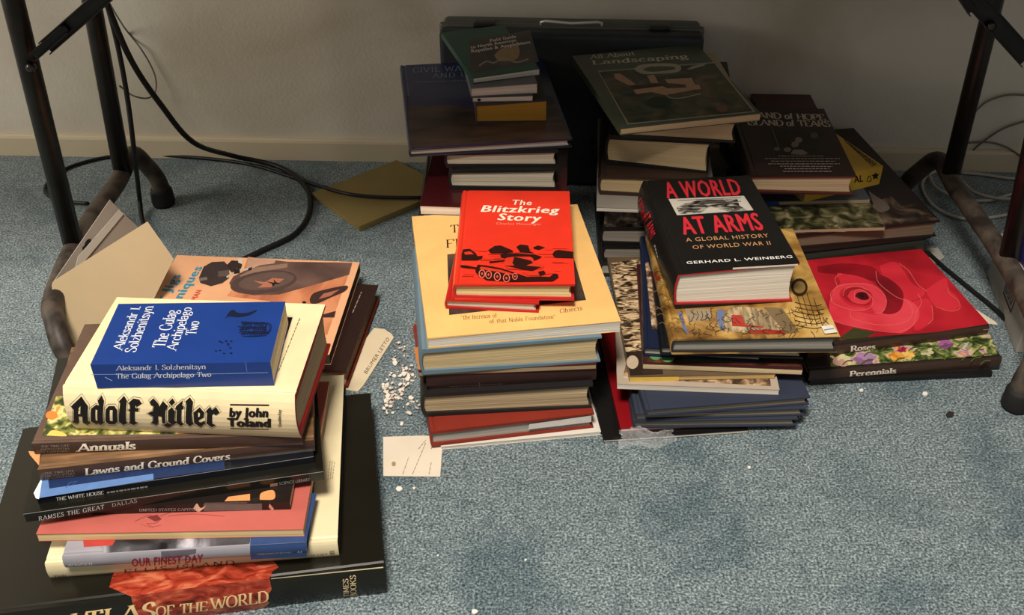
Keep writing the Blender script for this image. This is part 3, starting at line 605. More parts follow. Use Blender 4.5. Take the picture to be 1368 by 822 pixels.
strip_pts = [toplane(x, y, A2-Vector((0, .004, 0)), B2-Vector((0, .004, 0)), C2-Vector((0, .004, 0))) for x, y in ((100, 358), (112, 350), (165, 286), (159, 280), (104, 343))]
sheet('plastic_strip', [L_(p, fold) for p in strip_pts], mat('c9c0b2', .2, .03), fold, .0005)
hole = [toplane(x, y, A2-Vector((0, .002, .001)), B2-Vector((0, .002, .001)), C2-Vector((0, .002, .001))) for x, y in ((111, 337), (110, 331), (113, 328), (114, 324), (117, 320), (121, 319), (122, 323), (119, 328), (116, 331), (114, 336))]
sheet('hang_hole', [L_(p, fold) for p in hole], mat('1a1816', .8, .02), fold, .0003)

# ================================================================== STACK C, centre front
c0 = make_book('thin white booklet at the very bottom of the centre front pile', (589, 597), (803, 577), .006, .006, .24, 'L', False, 'cfc8bc', 'white', name='booklet')
c1 = make_book('red hardcover with white inner flap, second from the bottom of the centre front pile', (575.6, 577), (794, 552), .033, .027, .235, 'L', True, '7c281b', 'grey', rough=.5, bulge=.002)
art(c1, 'front', [('cfcac3', [(706, 574), (707, 567), (790, 555.5), (790, 564)])], 'jacket_flap', e=.0003)
c2 = make_book('thick dark jacketed hardcover with tan page edges in the centre front pile', (566, 526), (792, 514), .074, .041, .23, 'L', True, '1e1b1a', 'b29d7b', board='23201d', rough=.5, pgc=.45)
c3 = make_book('dark brown volume with faint gold spine line in the centre front pile', (569, 503), (797, 490), .096, .022, .22, 'F', True, '2b1612', 'tan', rough=.35, coat=.3)
blurb(c3, 'front', [(600, 516, 672, 512)], '7a5b4a', 6, 1.2); art(c3, 'front', [('7a5b4a', line([(640, 510), (641, 522)], .8))], 'spine_mark')
c3b = make_book('thin maroon paperback poking out left, beneath the pale blue cloth volume', (559, 497), (797, 487), .104, .008, .24, 'B', False, '47120f', 'a08a68', rough=.3, coat=.5)
art(c3b, 'top', [('b8733a', [(553, 465), (559, 494), (575, 493), (566, 462)]), ('7a3a35', line([(548, 445), (556, 430), (560, 420)], 1)), ('7a3a35', line([(550, 452), (560, 440)], .8))], 'cover_picture')
c4 = make_book('blue cloth hardcover with tan pages directly under the tan paperback', (564, 467), (804, 450), .146, .042, .24, 'L', True, '5f7582', 'c4ad82', rough=.75, pgc=.4)
tan = make_book('large tan paperback with black serif print under the red tank books', (571, 452), (829.6, 429.3), .163, .017, .295, 'L', False, 'e3b46e', 'd3cbbd', rough=.45, coat=.15)
art(tan, 'top', [(matn([(.3, '14100e'), (.5, '38302a'), (.7, '57493c')], 20, .3, 4, .5), [(597.5, 340), (760, 322), (783, 401), (600, 421)])], 'cover_picture')
letter(tan, 'top', 'T', (602, 311), (613, 310), (601.5, 301), '2a1c12', 'serif', .12)
letter(tan, 'top', 'FI', (596, 331), (613, 329.5), (595.5, 320.5), '2a1c12', 'serif', .12)
letter(tan, 'top', '"the Increase of', (616.5, 427), (664, 424), (616, 421.5), '5a3d22', 'serif', .1)
letter(tan, 'top', 'Objects', (748, 418.5), (778, 414), (747.5, 413), '5a3d22', 'serif', .1)
letter(tan, 'top', 'of that Noble Foundation"', (654, 432), (742, 425.5), (653.5, 427), '5a3d22', 'serif', .1)
red2 = make_book('red hardcover with pale pages just under the red tank-cover book', (595.5, 400), (720, 405.5), .1785, .0155, .19, 'L', True, 'a8201c', 'd8d0c2', rough=.4)
blitz = make_book('bright red hardcover with tanks on its cover on top of the centre front pile', (607.3, 378.6), (767.8, 379.7), .2045, .026, .236, 'L', True, 'd8321f', 'd9c38c', rough=.35, coat=.3, board='b01f22', pgc=.4)
letter(blitz, 'top', 'The', (682.8, 273.5), (710, 274.3), (685, 267), 'e6d8c0', 'sans', .02)
letter(blitz, 'top', 'Blitzkrieg', (642, 283), (746, 285), (646, 274.5), 'e6d8c0', 'sans', .03)
letter(blitz, 'top', 'Story', (664, 294), (722, 296), (667.5, 285.3), 'e6d8c0', 'sans', .03)
letter(blitz, 'top', 'Charles Messenger', (662.7, 300), (723.3, 301), (663, 297.2), 'e09078', 'sans', 0, part='author_name')
k_ = '2a0f0b'; r_ = 'c8321f'; tz = lambda pts: [(595+x/7.6, 320+y/7.6) for x, y in pts]
ps = []
for i in range(46):
    y = BR.uniform(332, 377); x = BR.uniform(616, 745); l = BR.uniform(5, 22)
    ps.append(('9c2416', line([(x, y), (min(765, x+l), y+.25)], BR.uniform(.3, .7))))
ps += [(k_, tz(p)) for p in (
  [(165,150),(180,100),(250,95),(310,140),(325,170),(380,165),(370,195),(320,212),(162,212)],
  [(435,110),(460,90),(500,65),(560,60),(680,110),(690,130),(560,140),(460,140)], [(555,150),(600,140),(700,140),(860,150),(900,150),(980,175),(940,200),(890,215),(860,175),(600,190),(565,185)],
  [(720,75),(760,50),(840,60),(860,120),(900,140),(760,130)], [(890,80),(940,60),(1010,80),(950,105),(900,95)],
  [(1085,150),(1110,115),(1150,105),(1300,125),(1298,190),(1110,185)],
  [(330,255),(400,262),(560,290),(700,335),(830,380),(950,375),(1060,380),(1100,345),(1140,350),(1150,385),(1090,425),(660,432),(600,425),(420,415),(330,360),(305,330),(305,295)],
  [(150,260),(210,262),(320,285),(310,300),(160,285)], [(445,222),(600,208),(610,218),(450,240)])]
ps += [(r_, tz(p)) for p in ([(360,275),(560,308),(720,360),(700,366),(540,330),(345,300)], [(600,225),(620,185),(700,175),(860,175),(890,190),(900,230),(1000,270),(980,300),(640,300),(600,265)], [(190,130),(250,120),(290,150),(200,155)], [(770,330),(900,340),(960,310),(1010,320),(1060,350),(960,362),(840,370)])]
ps += [(k_, tz(p)) for p in ([(680,240),(700,175),(870,215),(890,240),(820,265),(980,280),(880,318),(780,305),(600,268),(700,265)], [(940,330),(1000,315),(1020,350),(960,370)])]
for cx_, cy_, r0 in ((372, 348, 34), (438, 358, 34), (527, 377, 36), (620, 392, 36), (706, 375, 28)):
    ps += [('d96a55', tz(ell(cx_, cy_, r0, r0*1.25, n=14))), (k_, tz(ell(cx_, cy_, r0*.74, r0, n=14))), ('c8503c', tz(ell(cx_, cy_, r0*.3, r0*.4, n=8)))]
art(blitz, 'top', ps, 'cover_picture')

# ================================================================== STACK D, centre rear
dq = (-.140, 1.39); dq2 = (.055, 1.39)
def dstack(label, z0, z1, dx0, dx1, D, **k): return make_book(label, (dq[0]+dx0, dq[1]), (dq2[0]+dx1, dq2[1]), z1, z1-z0, D, world=True, **k)
d9 = dstack('tan paged hardcover at the bottom of the dim centre rear pile', 0, .030, -.005, 0, .24, cover='2a2220', pages='tan')
d8 = dstack('dark red hardcover second from bottom of the dim centre rear pile', .030, .065, .002, 0, .24, cover='4a1a16', pages='tan')
d7 = dstack('dark brown hardcover third from bottom of the dim centre rear pile', .065, .098, -.008, 0, .24, cover='2a1d19', pages='tan')
d6 = dstack('charcoal hardcover fourth from bottom of the dim centre rear pile', .098, .130, -.002, .0, .24, cover='262322', pages='tan', spine='L')
d6b = dstack('black glossy hardcover fifth from bottom of the dim centre rear pile', .130, .163, .004, .0, .25, cover='151413', pages='tan', coat=.4)
d5 = make_book('dark red glossy magazine with white page edges in the centre rear pile', (561, 275), (756, 281), .178, .015, .25, 'R', False, '3a1013', 'white', rough=.2, coat=.5, name='magazine', cat='magazine')
d4 = make_book('grey paged hardcover lower of two below the blue civil war book', (602, 227), (745, 227), .212, .034, .235, 'L', True, '191818', 'c4b9a3', rough=.5)
d3 = make_book('grey paged hardcover directly under the blue civil war book', (596, 204), (746, 202), .2375, .0255, .235, 'L', True, '191818', 'c4b9a3', rough=.5)
civil = make_book('wide navy and brown civil war picture book lying under the small book pile', (547.5, 198.7), (764.2, 185.6), .2515, .014, .30, 'L', True, '232c4a', 'bcb6ac', board='232323', rough=.3, coat=.3)
art(civil, 'top', [(matn([(.35, '2b211e'), (.5, '43332c'), (.65, '554036')], 8, .3, 3, .5, (1, 4, 1)), [(547.5, 197.5), (763, 185), (742, 138), (700, 150), (640, 148), (600, 140), (545, 142)]),
    (matn([(.35, '262842'), (.65, '333350')], 10), [(545, 142), (600, 140), (640, 148), (700, 150), (742, 138), (738, 128), (640, 134), (545, 128)])], 'jacket_picture')
letter(civil, 'top', 'CIVIL WAR', (551.8, 97), (626, 94.2), (551.7, 90.5), '7f86a0', 'serif', .1, .05, .2)
letter(civil, 'top', 'AND U', (578, 104), (624, 102.2), (578, 98.5), '7f86a0', 'serif', .1, .05, .2)
blurb(civil, 'top', [(556, 110, 624, 107.5)], '5d6480', 7, 1.3)
yel = make_book('mustard yellow edged thick book at the bottom of the small pile on the blue book', (636, 139), (730.5, 135), .2845, .033, .15, 'L', False, '3a3936', 'b0802c', rough=.5, pgc=.12)
w3 = make_book('thin white edged booklet between the yellow edged and grey books', (631, 130), (712, 128), .2935, .009, .145, 'L', False, '4a4a48', 'white', name='booklet')
art(w3, 'front', [('1a1816', ell(640, 133.5, 2.4, 2))], 'ink_blot')
w2 = make_book('grey covered white paged book beneath the green field guide', (629, 117), (718, 111.5), .3095, .016, .15, 'L', False, '66666a', 'white', rough=.5)
fg = make_book('green bordered reptile field guide on top of the dim centre rear pile', (632, 104), (721, 92), .3195, .010, .185, 'L', False, '1d4a3c', 'white', rough=.35, coat=.2)
art(fg, 'top', [(matn([(.35, '2a2725'), (.5, '3a3532'), (.65, '4c443c')], 14), [(627, 54), (708, 40), (720, 82), (630, 97)]),
    ('8c7350', cur([(660, 74), (668, 66), (680, 62), (692, 61), (694, 72), (688, 80), (668, 82), (660, 74)], 3)), ('85807a', line(cur([(640, 88), (650, 82), (660, 84), (672, 78), (690, 83), (706, 79)]), 2))], 'cover_picture')
letter(fg, 'top', 'Field Guide', (655, 56.3), (690, 50.3), (654, 52.5), 'd0c9bd', 'sans', .03)
letter(fg, 'top', 'to North American', (629, 65.3), (690, 55.3), (628, 61.5), 'd0c9bd', 'sans', .03)
letter(fg, 'top', 'Reptiles & Amphibians', (630, 70.6), (709, 57.8), (629, 66.5), 'd0c9bd', 'sans', .03)

# ================================================================== STACK E, centre right
ek = make_book('black glossy magazine poking out left under the navy thin books', (806, 588), (1000, 575), .005, .005, .26, 'L', False, '151414', 'white', name='magazine', cat='magazine', rough=.15, coat=.6)
er = make_book('thin red edged magazine under the lowest navy book', (829, 573), (1035, 562), .011, .006, .25, 'L', False, '7d1016', 'white', name='magazine', cat='magazine', rough=.3)
blg = 'matching navy cloth books at the bottom of the centre right pile'
e1 = make_book('lowest of the three matching navy cloth books', (847, 563), (1066, 560), .024, .013, .20, 'L', True, '2c323f', '9c8f78', rough=.75, group=blg)
e2 = make_book('middle one of the three matching navy cloth books', (850, 553), (1076, 546), .037, .013, .20, 'L', True, '2c323f', '9c8f78', rough=.75, group=blg)
e3 = make_book('uppermost of the three matching navy cloth books', (864, 548), (1083, 531), .050, .013, .20, 'L', True, '2a3040', '9c8f78', rough=.7, group=blg)
sepia = matn([(.35, '3a2a1f'), (.48, '7a6048'), (.58, 'b09374'), (.7, 'd8c4a6')], 70, .35, 5, .5)
e4 = make_book('white bordered magazine with sepia photo lying on the navy books', (825, 513), (1041.5, 521), .059, .009, .25, 'B', False, 'a89886', 'd6cdbf', rough=.35, name='magazine', cat='magazine')
art(e4, 'top', [(sepia, [(832, 505), (1030, 516), (1028, 500), (840, 470)])], 'cover_picture')
e5 = make_book('magazine with a stone wall photo and yellow strip, left edge showing', (841, 504), (1036, 500), .067, .008, .29, 'L', False, '5a4a38', 'c9a86a', rough=.3, coat=.3, name='magazine', cat='magazine')
stone = matn([(.38, '1d1611'), (.46, '574636'), (.54, 'b89a72'), (.66, 'd9c09a')], 60, .3, 4, 1.2, (1, 2.4, 1))
art(e5, 'top', [(stone, [(815, 352), (860, 345), (882, 470), (836, 470)]), ('2c211b', [(836, 470), (882, 470), (886, 500), (842, 502)]), ('b8a58c', ell(845, 484, 8, 9))], 'cover_picture')
art(e5, 'front', [('d6b04a', [(841, 504.5), (841, 510), (907, 509), (907, 503.5)])], 'yellow_spine')
e6 = make_book('thin picture book with green frogs on its cover', (859, 486), (1073, 494), .0765, .0095, .24, 'B', False, '3a1a1c', 'cdb98f', rough=.3, coat=.3)
art(e6, 'top', [(matn([(.35, '20160f'), (.5, '4a2f22'), (.65, '6f3a30')], 30), [(860, 484), (1070, 490), (1050, 470), (858, 466)]), ('4f8a4c', ell(876, 475, 8, 6)), ('5f9a58', ell(892, 478, 9, 6)), ('79b06c', ell(889, 476, 3, 2)), ('2f5a3a', [(905, 470), (960, 474), (980, 484), (915, 482)])], 'cover_picture')
e7 = make_book('thin navy hardcover poking out left below the gold art book, lower of two', (861, 464), (1020, 472), .0925, .016, .28, 'L', True, '1a2238', 'b9b0a0', rough=.35)
art(e7, 'top', [(sepia, [(871, 440), (888, 441), (880, 400), (866, 350), (862, 352)])], 'cover_picture')
e7b = make_book('thin black hardcover directly below the gold art book', (884, 463), (1075, 468), .1075, .015, .27, 'L', True, '15161a', 'b9b0a0', rough=.35)
goldm = matn([(.3, '4f3312'), (.42, '86622f'), (.55, 'b08a48'), (.7, 'cdac6c')], 13, .3, 5, 1.6, coat=.3)
e8 = make_book('gold illustrated art book directly under the thick black war history', (900, 453), (1122, 450), .1335, .026, .265, 'L', True, 'b08a3e', '8f8a80', rough=.3, coverm=goldm, board='2b2621', coat=.3, spinem=goldm)
blk = '2a1d12'
art(e8, 'top', [('5c6a8c', cur([(905, 416), (912, 420), (914, 430), (918, 442), (921, 446), (914, 443), (910, 430), (905, 416)], 3)), ('5c6a8c', [(958, 414), (968, 414), (966, 430), (968, 444), (961, 438), (958, 425)]),
    (matn([(.35, '6e5c42'), (.5, '93805f'), (.65, 'b8a47e')], 60, .4, 3, .3, (3, .5, 1)), cur([(970, 442), (968, 425), (975, 412), (990, 410), (1010, 412), (1030, 420), (1045, 440), (1020, 446), (990, 444), (970, 442)], 3)), ('a03026', [(977, 421), (990, 421), (996, 434), (1020, 436), (1020, 438), (978, 436)]), ('8d2a22', [(1000, 442), (1025, 440), (1050, 442), (1050, 447), (1000, 446)]),
    ('6f5c40', [(1020, 410), (1045, 412), (1068, 444), (1050, 446)]), ('8f7f66', [(915, 413), (950, 413), (950, 428), (920, 430)])]
    + [(blk, line(cur([(1062+BR.uniform(-3, 3), 404+k*6), (1074, 407+k*6), (1088, 409+k*6), (1098+BR.uniform(-4, 6), 407+k*6)]), 1.0)) for k in range(6)]
    + [(blk, line([(1060+k*9, 380+k*6), (1078+k*7, 436)], .8)) for k in range(4)] + [(blk, ell(1068, 384, 11, 12)), ('7a6238', ell(1068, 384, 8, 8))]
    + [(blk, line(cur([(925+k*6, 416), (927+k*6, 422), (924+k*6, 428)]), .8)) for k in range(5)] + [(blk, line(cur([(x, y), (x+BR.uniform(-5, 5), y+3), (x+BR.uniform(-7, 7), y+BR.uniform(5, 8))]), .55)) for x, y in [(BR.uniform(908, 1112), BR.uniform(410, 446)) for q in range(90)]]
    + [('7a5a26', line(cur([(x, y), (x+5, y-2), (x+BR.uniform(8, 14), y+1)]), .7)) for x, y in [(BR.uniform(870, 905), BR.uniform(330, 440)) for q in range(40) if 1]]
    + [('d8d3c6', [(1097, 436), (1112, 434), (1119, 444), (1102, 446)]), ('6f7f96', line([(1101, 441), (1114, 439)], 1.5))], 'cover_picture')
art(e8, 'left', [('9c2c22', [(869, 366), (876, 365), (884, 372), (880, 375)])], 'spine_mark')
waa = make_book('thick black war history with red capitals on top of the centre right pile', (908.5, 361), (1068.3, 351.4), .1975, .064, .238, 'L', True, '171615', 'd9d0bf', board='a5282a', rough=.35, coat=.2, bulge=.006, pgc=.1)
art(waa, 'front', [('d8ccc0', [(979, 357.8), (979, 360.3), (1066, 354.8), (1066, 352.8)])], 'jacket_flap', e=.0006)
RD = 'c22a34'
letter(waa, 'top', 'A WORLD', (891, 265), (992.5, 260), (885, 243.8), RD, 'sans', .035, -.03)
letter(waa, 'top', 'AT ARMS', (913, 313.5), (1021.5, 307), (905.5, 290.8), RD, 'sans', .035, -.03)
letter(waa, 'top', 'A GLOBAL HISTORY', (917, 323), (1027.5, 317), (915.5, 318), 'b98a5a', 'sans', .0, .9, part='subtitle')
letter(waa, 'top', 'OF WORLD WAR II', (926, 333), (1030, 327), (924.5, 328), 'b98a5a', 'sans', .0, .9, part='subtitle')
letter(waa, 'top', 'GERHARD L. WEINBERG', (917.5, 353), (1059, 344.6), (916.5, 349.5), 'e0dcd4', 'sans', .01, .6, part='author_name')
art(waa, 'top', [('b9b2a6', [(893, 266), (993.8, 261.6), (1006.7, 280.9), (904.5, 287.7)]), (matn([(.4, '1d1b19'), (.5, '5d5952'), (.6, 'a39c90')], 60, .35, 3, .8, (1, 2.5, 1)), [(915, 272), (935, 267), (985, 266), (988, 275), (1000, 281), (975, 283), (950, 276), (935, 285), (908, 286), (903, 277)]),
    ('4a4640', [(935, 269), (968, 267), (972, 271), (938, 273)]), ('2a2825', line([(905, 268), (990, 264)], .7)), ('2a2825', line([(925, 273), (990, 269)], .8))], 'jacket_photograph')
letter(waa, 'left', 'A WORLD', (856.5, 270), (863, 296), (861.5, 262), RD, 'sans', .03)
letter(waa, 'left', 'AT ARMS', (864.5, 290), (874, 322), (870.5, 280), RD, 'sans', .03)
blurb(waa, 'left', [(880, 327, 884, 345)], 'd8d4cc', 4, 1.4)

# crumpled clear wrapper on the carpet in front
bm = bmesh.new(); nx, ny = 26, 12; grid = []
c00, c10, c01, c11 = P(822, 578, 0), P(905, 577, 0), P(828, 604, 0), P(905, 592, 0)
rn = random.Random(5)
for j in range(ny+1):
    row = []
    for i in range(nx+1):
        u, v = i/nx, j/ny; p = (c00*(1-u)+c10*u)*(1-v)+(c01*(1-u)+c11*u)*v
        edge = min(u*4, (1-u)*4, v*4, (1-v)*4, 1)
        p = p+Vector((rn.uniform(-.0015, .0015), rn.uniform(-.0015, .0015)+.006*math.sin(7*u), .002+edge*(.006+.006*abs(math.sin(9*u+4*v))+rn.uniform(0, .003))))
        row.append(bm.verts.new(p))
    grid.append(row)
for j in range(ny):
    for i in range(nx): bm.faces.new((grid[j][i], grid[j][i+1], grid[j+1][i+1], grid[j+1][i]))
o = link_mesh('plastic_wrapper', bm, PLAS); tag(o, 'crumpled clear plastic wrapper on carpet in front of the navy books', 'wrapper')

# ================================================================== STACK F, right rear
fq = P(808, 352, .06); fx, fy = fq.x, fq.y
def fst(label, z0, z1, dx, wd, **k): return make_book(label, (fx+dx, 1.425), (fx+dx+wd, 1.42), z1, z1-z0, k.pop('D', .22), world=True, **k)
f9 = fst('dark hardcover at the very bottom of the pile below the landscaping book', 0, .03, 0, .19, cover='2b2523', pages='grey')
f8 = fst('grey paged book second from the bottom below the landscaping book', .03, .062, .003, .18, cover='1d1a19', pages='8d8478')
f7 = fst('grey paged book third from the bottom below the landscaping book', .062, .096, -.001, .18, cover='191716', pages='8d8478')
f6 = fst('book with mottled dark spine in the pile below the landscaping book', .096, .134, 0, .18, coverm=matn([(.4, '181412'), (.55, '4d4238'), (.7, '8a7c6b')], 60, .3), cover='2b2523', pages='grey', spine='F')
f5 = make_book('pale grey magazine jutting left and back below the thick cream paged books', (797, 277), (960, 283), .141, .007, .31, 'B', False, '8f897f', 'white', name='magazine', cat='magazine', rough=.4)
art(f5, 'top', [('1d1a18', ell(791, 189, 3, 5)), ('1d1a18', ell(792, 203, 3, 4)), ('1d1a18', ell(795, 217, 2.5, 3))], 'cover_picture')
f4 = make_book('cream paged hardcover lowest of three under the landscaping book', (803, 234), (945, 240), .176, .035, .22, 'L', True, '3a2a22', 'c7ae84', rough=.5, pgc=.15)
f3 = make_book('very thick cream paged hardcover second below the landscaping book', (814, 180), (951, 191), .229, .053, .225, 'L', True, '1c1a18', 'cbb389', rough=.5, pgc=.15)
f2 = make_book('cream paged hardcover directly under the landscaping book', (834, 158), (986, 164), .263, .034, .225, 'L', True, '2a2826', 'd0b68e', rough=.5, pgc=.15)
fp = make_book('thin cream booklet sticking out behind the landscaping book', (870, 148), (998, 143), .2665, .0035, .21, 'L', False, 'b5a78c', 'white', name='booklet')
land = make_book('green landscaping paperback with aerial garden photo on top of the right rear pile', (829, 171.2), (1016.6, 151.5), .2785, .012, .268, 'L', False, '485040', 'd2b68e', rough=.35, coat=.2)
aer = matn([(.3, '1c2018'), (.45, '323a28'), (.58, '4c4a34'), (.72, '6e5a42')], 26, .35, 7, .8)
bq = [(799, 95), (955, 83), (1009, 149.5), (838.5, 166.3)]
art(land, 'top', [('9a9a86', bq), (aer, [(800.5, 96), (954, 84.3), (1006, 148.6), (839.5, 165)]),
    ('9c9a84', cur([(848, 94), (852, 88), (870, 85), (900, 85), (910, 90), (906, 96), (890, 98), (860, 99), (848, 94)], 3)), ('4f5640', cur([(858, 93), (870, 89), (898, 89), (900, 93), (870, 96), (858, 93)], 3)),
    ('a8866a', [(820, 99), (828, 98), (850, 113), (840, 114), (822, 105)]), ('a8866a', [(864, 101), (874, 100), (880, 111), (870, 111)]), ('b08a6c', [(888, 106), (924, 104), (928, 113), (934, 113), (937, 119), (918, 121), (916, 113), (892, 111)]),
    ('b08a6c', [(846, 120), (885, 115), (892, 118), (922, 117), (922, 121), (888, 127), (870, 123), (850, 126)]), ('9b9a8c', line(cur([(888, 122), (894, 130), (910, 131), (936, 125)]), 1.2)), ('9c9a84', [(917, 93), (926, 88), (945, 84), (940, 88), (922, 93)]),
    ('3a1f18', [(846, 115), (880, 112), (884, 115), (850, 118)]), ('6f5140', ell(965, 145, 8, 5)), ('55513c', ell(940, 137, 10, 6)), ('1c2a1c', ell(880, 137, 16, 8))], 'cover_photograph')
letter(land, 'top', 'All About', (789.5, 79), (848.5, 73.5), (788, 74), 'bdbba6', 'serif', .15, .08)
letter(land, 'top', 'Landscaping', (792, 86.5), (920, 78), (790.3, 80.5), 'bdbba6', 'serif', .16, .09)

# ================================================================== STACK G, far right
g1 = make_book('black book at the bottom of the far right pile', (1054, 364), (1245, 341), .028, .028, .26, 'L', True, '191715', 'grey')
g1b = make_book('black jacketed book under the big brown paged book on the far right', (1054, 336), (1244, 316), .058, .030, .28, 'L', True, '23221c', '3b3a34', rough=.5)
pat = matn([(.36, '181210'), (.47, '33261f'), (.56, '5c4a3c'), (.66, '7a6656')], 24, .3, 4, .9)
g2 = make_book('big dark brown book with broad page edges reaching back to the wall', (1056, 314), (1256, 295), .088, .030, .33, 'L', True, '241b1a', '7b6955', rough=.35)
art(g2, 'top', [(pat, [(1150, 303), (1254, 294), (1225, 272), (1205, 275), (1190, 262), (1168, 270)]), ('6f6258', cur([(1160, 255), (1170, 262), (1185, 272), (1188, 280), (1172, 282), (1160, 255)], 3))], 'cover_picture')
g3 = make_book('magazine with green foliage photo on the big dark brown book', (1041, 307), (1183, 303), .0955, .0075, .2, 'L', False, '3f3d2c', 'b09a7a', name='magazine', cat='magazine', rough=.35,
    coverm=matn([(.35, '15170f'), (.46, '34341f'), (.56, '5f5a3c'), (.68, '9a8c70')], 42, .35, 5, .8))
g4 = make_book('grey blue booklet under the yellow box-like book', (1010, 270), (1163, 266), .1035, .008, .2, 'L', False, '4a505a', 'tan', rough=.45, name='booklet')
art(g4, 'front', [('243a78', [(1018, 270), (1018, 277), (1041, 276), (1041, 269)])], 'blue_patch')
yb = make_book('bright yellow thick paperback with black spine lettering under the brown island book', (1078, 246), (1180, 222), .1375, .034, .235, 'F', False, 'c9a23c', 'tan', rough=.4)
letter(yb, 'front', 'AL', (1141, 244.5), (1153, 242.5), (1141, 235.5), '1d1710', 'sans', .03)
art(yb, 'front', [('1d1710', line(cur([(1158, 243), (1161, 235), (1164, 241), (1160, 243)]), 1.1)), ('1d1710', [(1166, 240), (1167, 236), (1164, 234), (1168, 233), (1170, 230), (1171, 233), (1175, 232), (1172, 236), (1173, 240), (1170, 238)])], 'publisher_mark')
blurb(yb, 'top', [(1128+k*4, 187+k*3, 1166+k*3, 222+k*-1) for k in range(3)], '4a3a18', 3, 1.4)
isl = make_book('dark brown island history book on top of the far right pile', (1005, 233.6), (1143.8, 235), .172, .034, .236, 'L', True, '2b1b19', 'c9b18c', board='5a2a22', rough=.35, coat=.15)
letter(isl, 'top', 'ISLAND of HOPE', (994.5, 157), (1103, 160.5), (993, 149.5), 'cfc2ae', 'serif', .18, .09, .02)
letter(isl, 'top', 'ISLAND of TEARS', (999, 167.3), (1110, 169.5), (997.5, 159.5), 'cfc2ae', 'serif', .18, .09, .02)
art(isl, 'top', [(matn([(.35, '181412'), (.6, '2e2824')], 20), [(1028, 172), (1100, 172), (1108, 206), (1036, 208)]), ('6e655c', line([(1031, 170), (1040, 196)], 1)), ('877c70', ell(1067, 187, 5, 4)), ('81776b', ell(1062, 193, 5, 4)), ('857b6f', ell(1052, 200, 5, 3)), ('8a8074', [(1056, 206), (1060, 200), (1072, 200), (1080, 205), (1074, 207)]), ('5e564e', ell(1088, 181, 5, 4)), ('776d62', ell(1038, 199, 4, 2.5))], 'jacket_photograph')
blurb(isl, 'top', [(1040, 208.5, 1100, 208.5), (1022, 212, 1122, 212), (1030, 215.5, 1116, 215.5), (1026, 219, 1122, 219), (1042, 222, 1112, 222.5), (1048, 225.5, 1108, 225.5), (1046, 229, 1112, 229)], '9a8e80', 8, 1.1)
g0 = make_book('dark red glossy book peeping out behind the brown island book', (1012, 145), (1092, 145), .1475, .010, .085, 'L', False, '3a1513', 'grey', rough=.2, coat=.5)

# ================================================================== STACK H, right front
def bloom(x, y, r, c1, c2, n=6):
    return [(BR.choice((c1, c2)), ell(x+r*.6*math.cos(k*2*math.pi/n+x), y+r*.36*math.sin(k*2*math.pi/n+x), r*.5, r*.26, BR.uniform(-40, 40), 10)) for k in range(n)]+[(c2, ell(x, y, r*.28, r*.18, n=8))]
h0 = make_book('thin black book at the bottom below the Perennials volume', (1082, 508), (1326, 497), .010, .010, .2, 'F', True, '1a1918', 'grey', rough=.3)
flow2 = matn([(.3, '14170f'), (.42, '37421f'), (.5, '6f7a42'), (.56, 'c9b983'), (.62, 'b06aa0'), (.7, 'd8a04a')], 48, .3, 4, .6, coat=.3)
per = garden_volume('brown spined volume titled Perennials, floral cover, below the rose cover', 'Perennials', (1082, 496), (1339, 477.5), .0275, .0175, (1135, 502.7), (1196.5, 498.2), (1135.5, 495.8), mat('2f2620', .35, .1, coat=.3), [])
art(per, 'top', [(flow2, [(1110, 490), (1335, 474), (1318, 438), (1108, 460)])]+bloom(1125, 482, 13, 'c9b98c', 'b98f80')+bloom(1155, 479, 14, '865887', '9f789c')+bloom(1197, 476, 10, 'd89a3a', 'c2782a')+bloom(1214, 474, 9, 'd89a3a', 'e0b860')+bloom(1205, 467, 6, 'b8304a', '8f2038')
    +bloom(1263, 460, 10, '9f5a90', '7c4474')+bloom(1238, 470, 9, 'b9b48a', '8c8a5a')+bloom(1290, 462, 9, '8c8a6a', 'b9b49a')+bloom(1170, 462, 8, '7a7c4a', 'a8a36a')+[('4a5a2c', line(cur([(x_, y_), (x_+6, y_-5), (x_+14, y_-6)]), 1.3)) for x_, y_ in [(BR.uniform(1115, 1310), BR.uniform(458, 488)) for q in range(30)]], 'cover_picture')
rose = garden_volume('brown spined volume titled Roses with huge red rose cover', 'Roses', (1080, 467.5), (1322, 435.2), .0445, .017, (1136, 469.3), (1168.6, 466), (1136.5, 462.3), mat('2a221c', .35, .1, coat=.3), [])
rm = lambda a, b, s=14: matn([(.35, a), (.65, b)], s, .35, 2, .3, coat=.25)
base = rm('8f1420', 'b8202c'); deep = rm('6a0d18', '8d1420'); mid = rm('b81f2e', 'cf2c3a'); lite = rm('cc2e3c', 'dd4450')
ed = 'd8655f'
P_ = lambda *p: cur(list(p)+[p[0]], 6)
o1 = [(1110, 428), (1113, 405), (1130, 395), (1165, 392), (1205, 402), (1219, 418), (1222, 432), (1205, 444), (1170, 440), (1135, 434)]
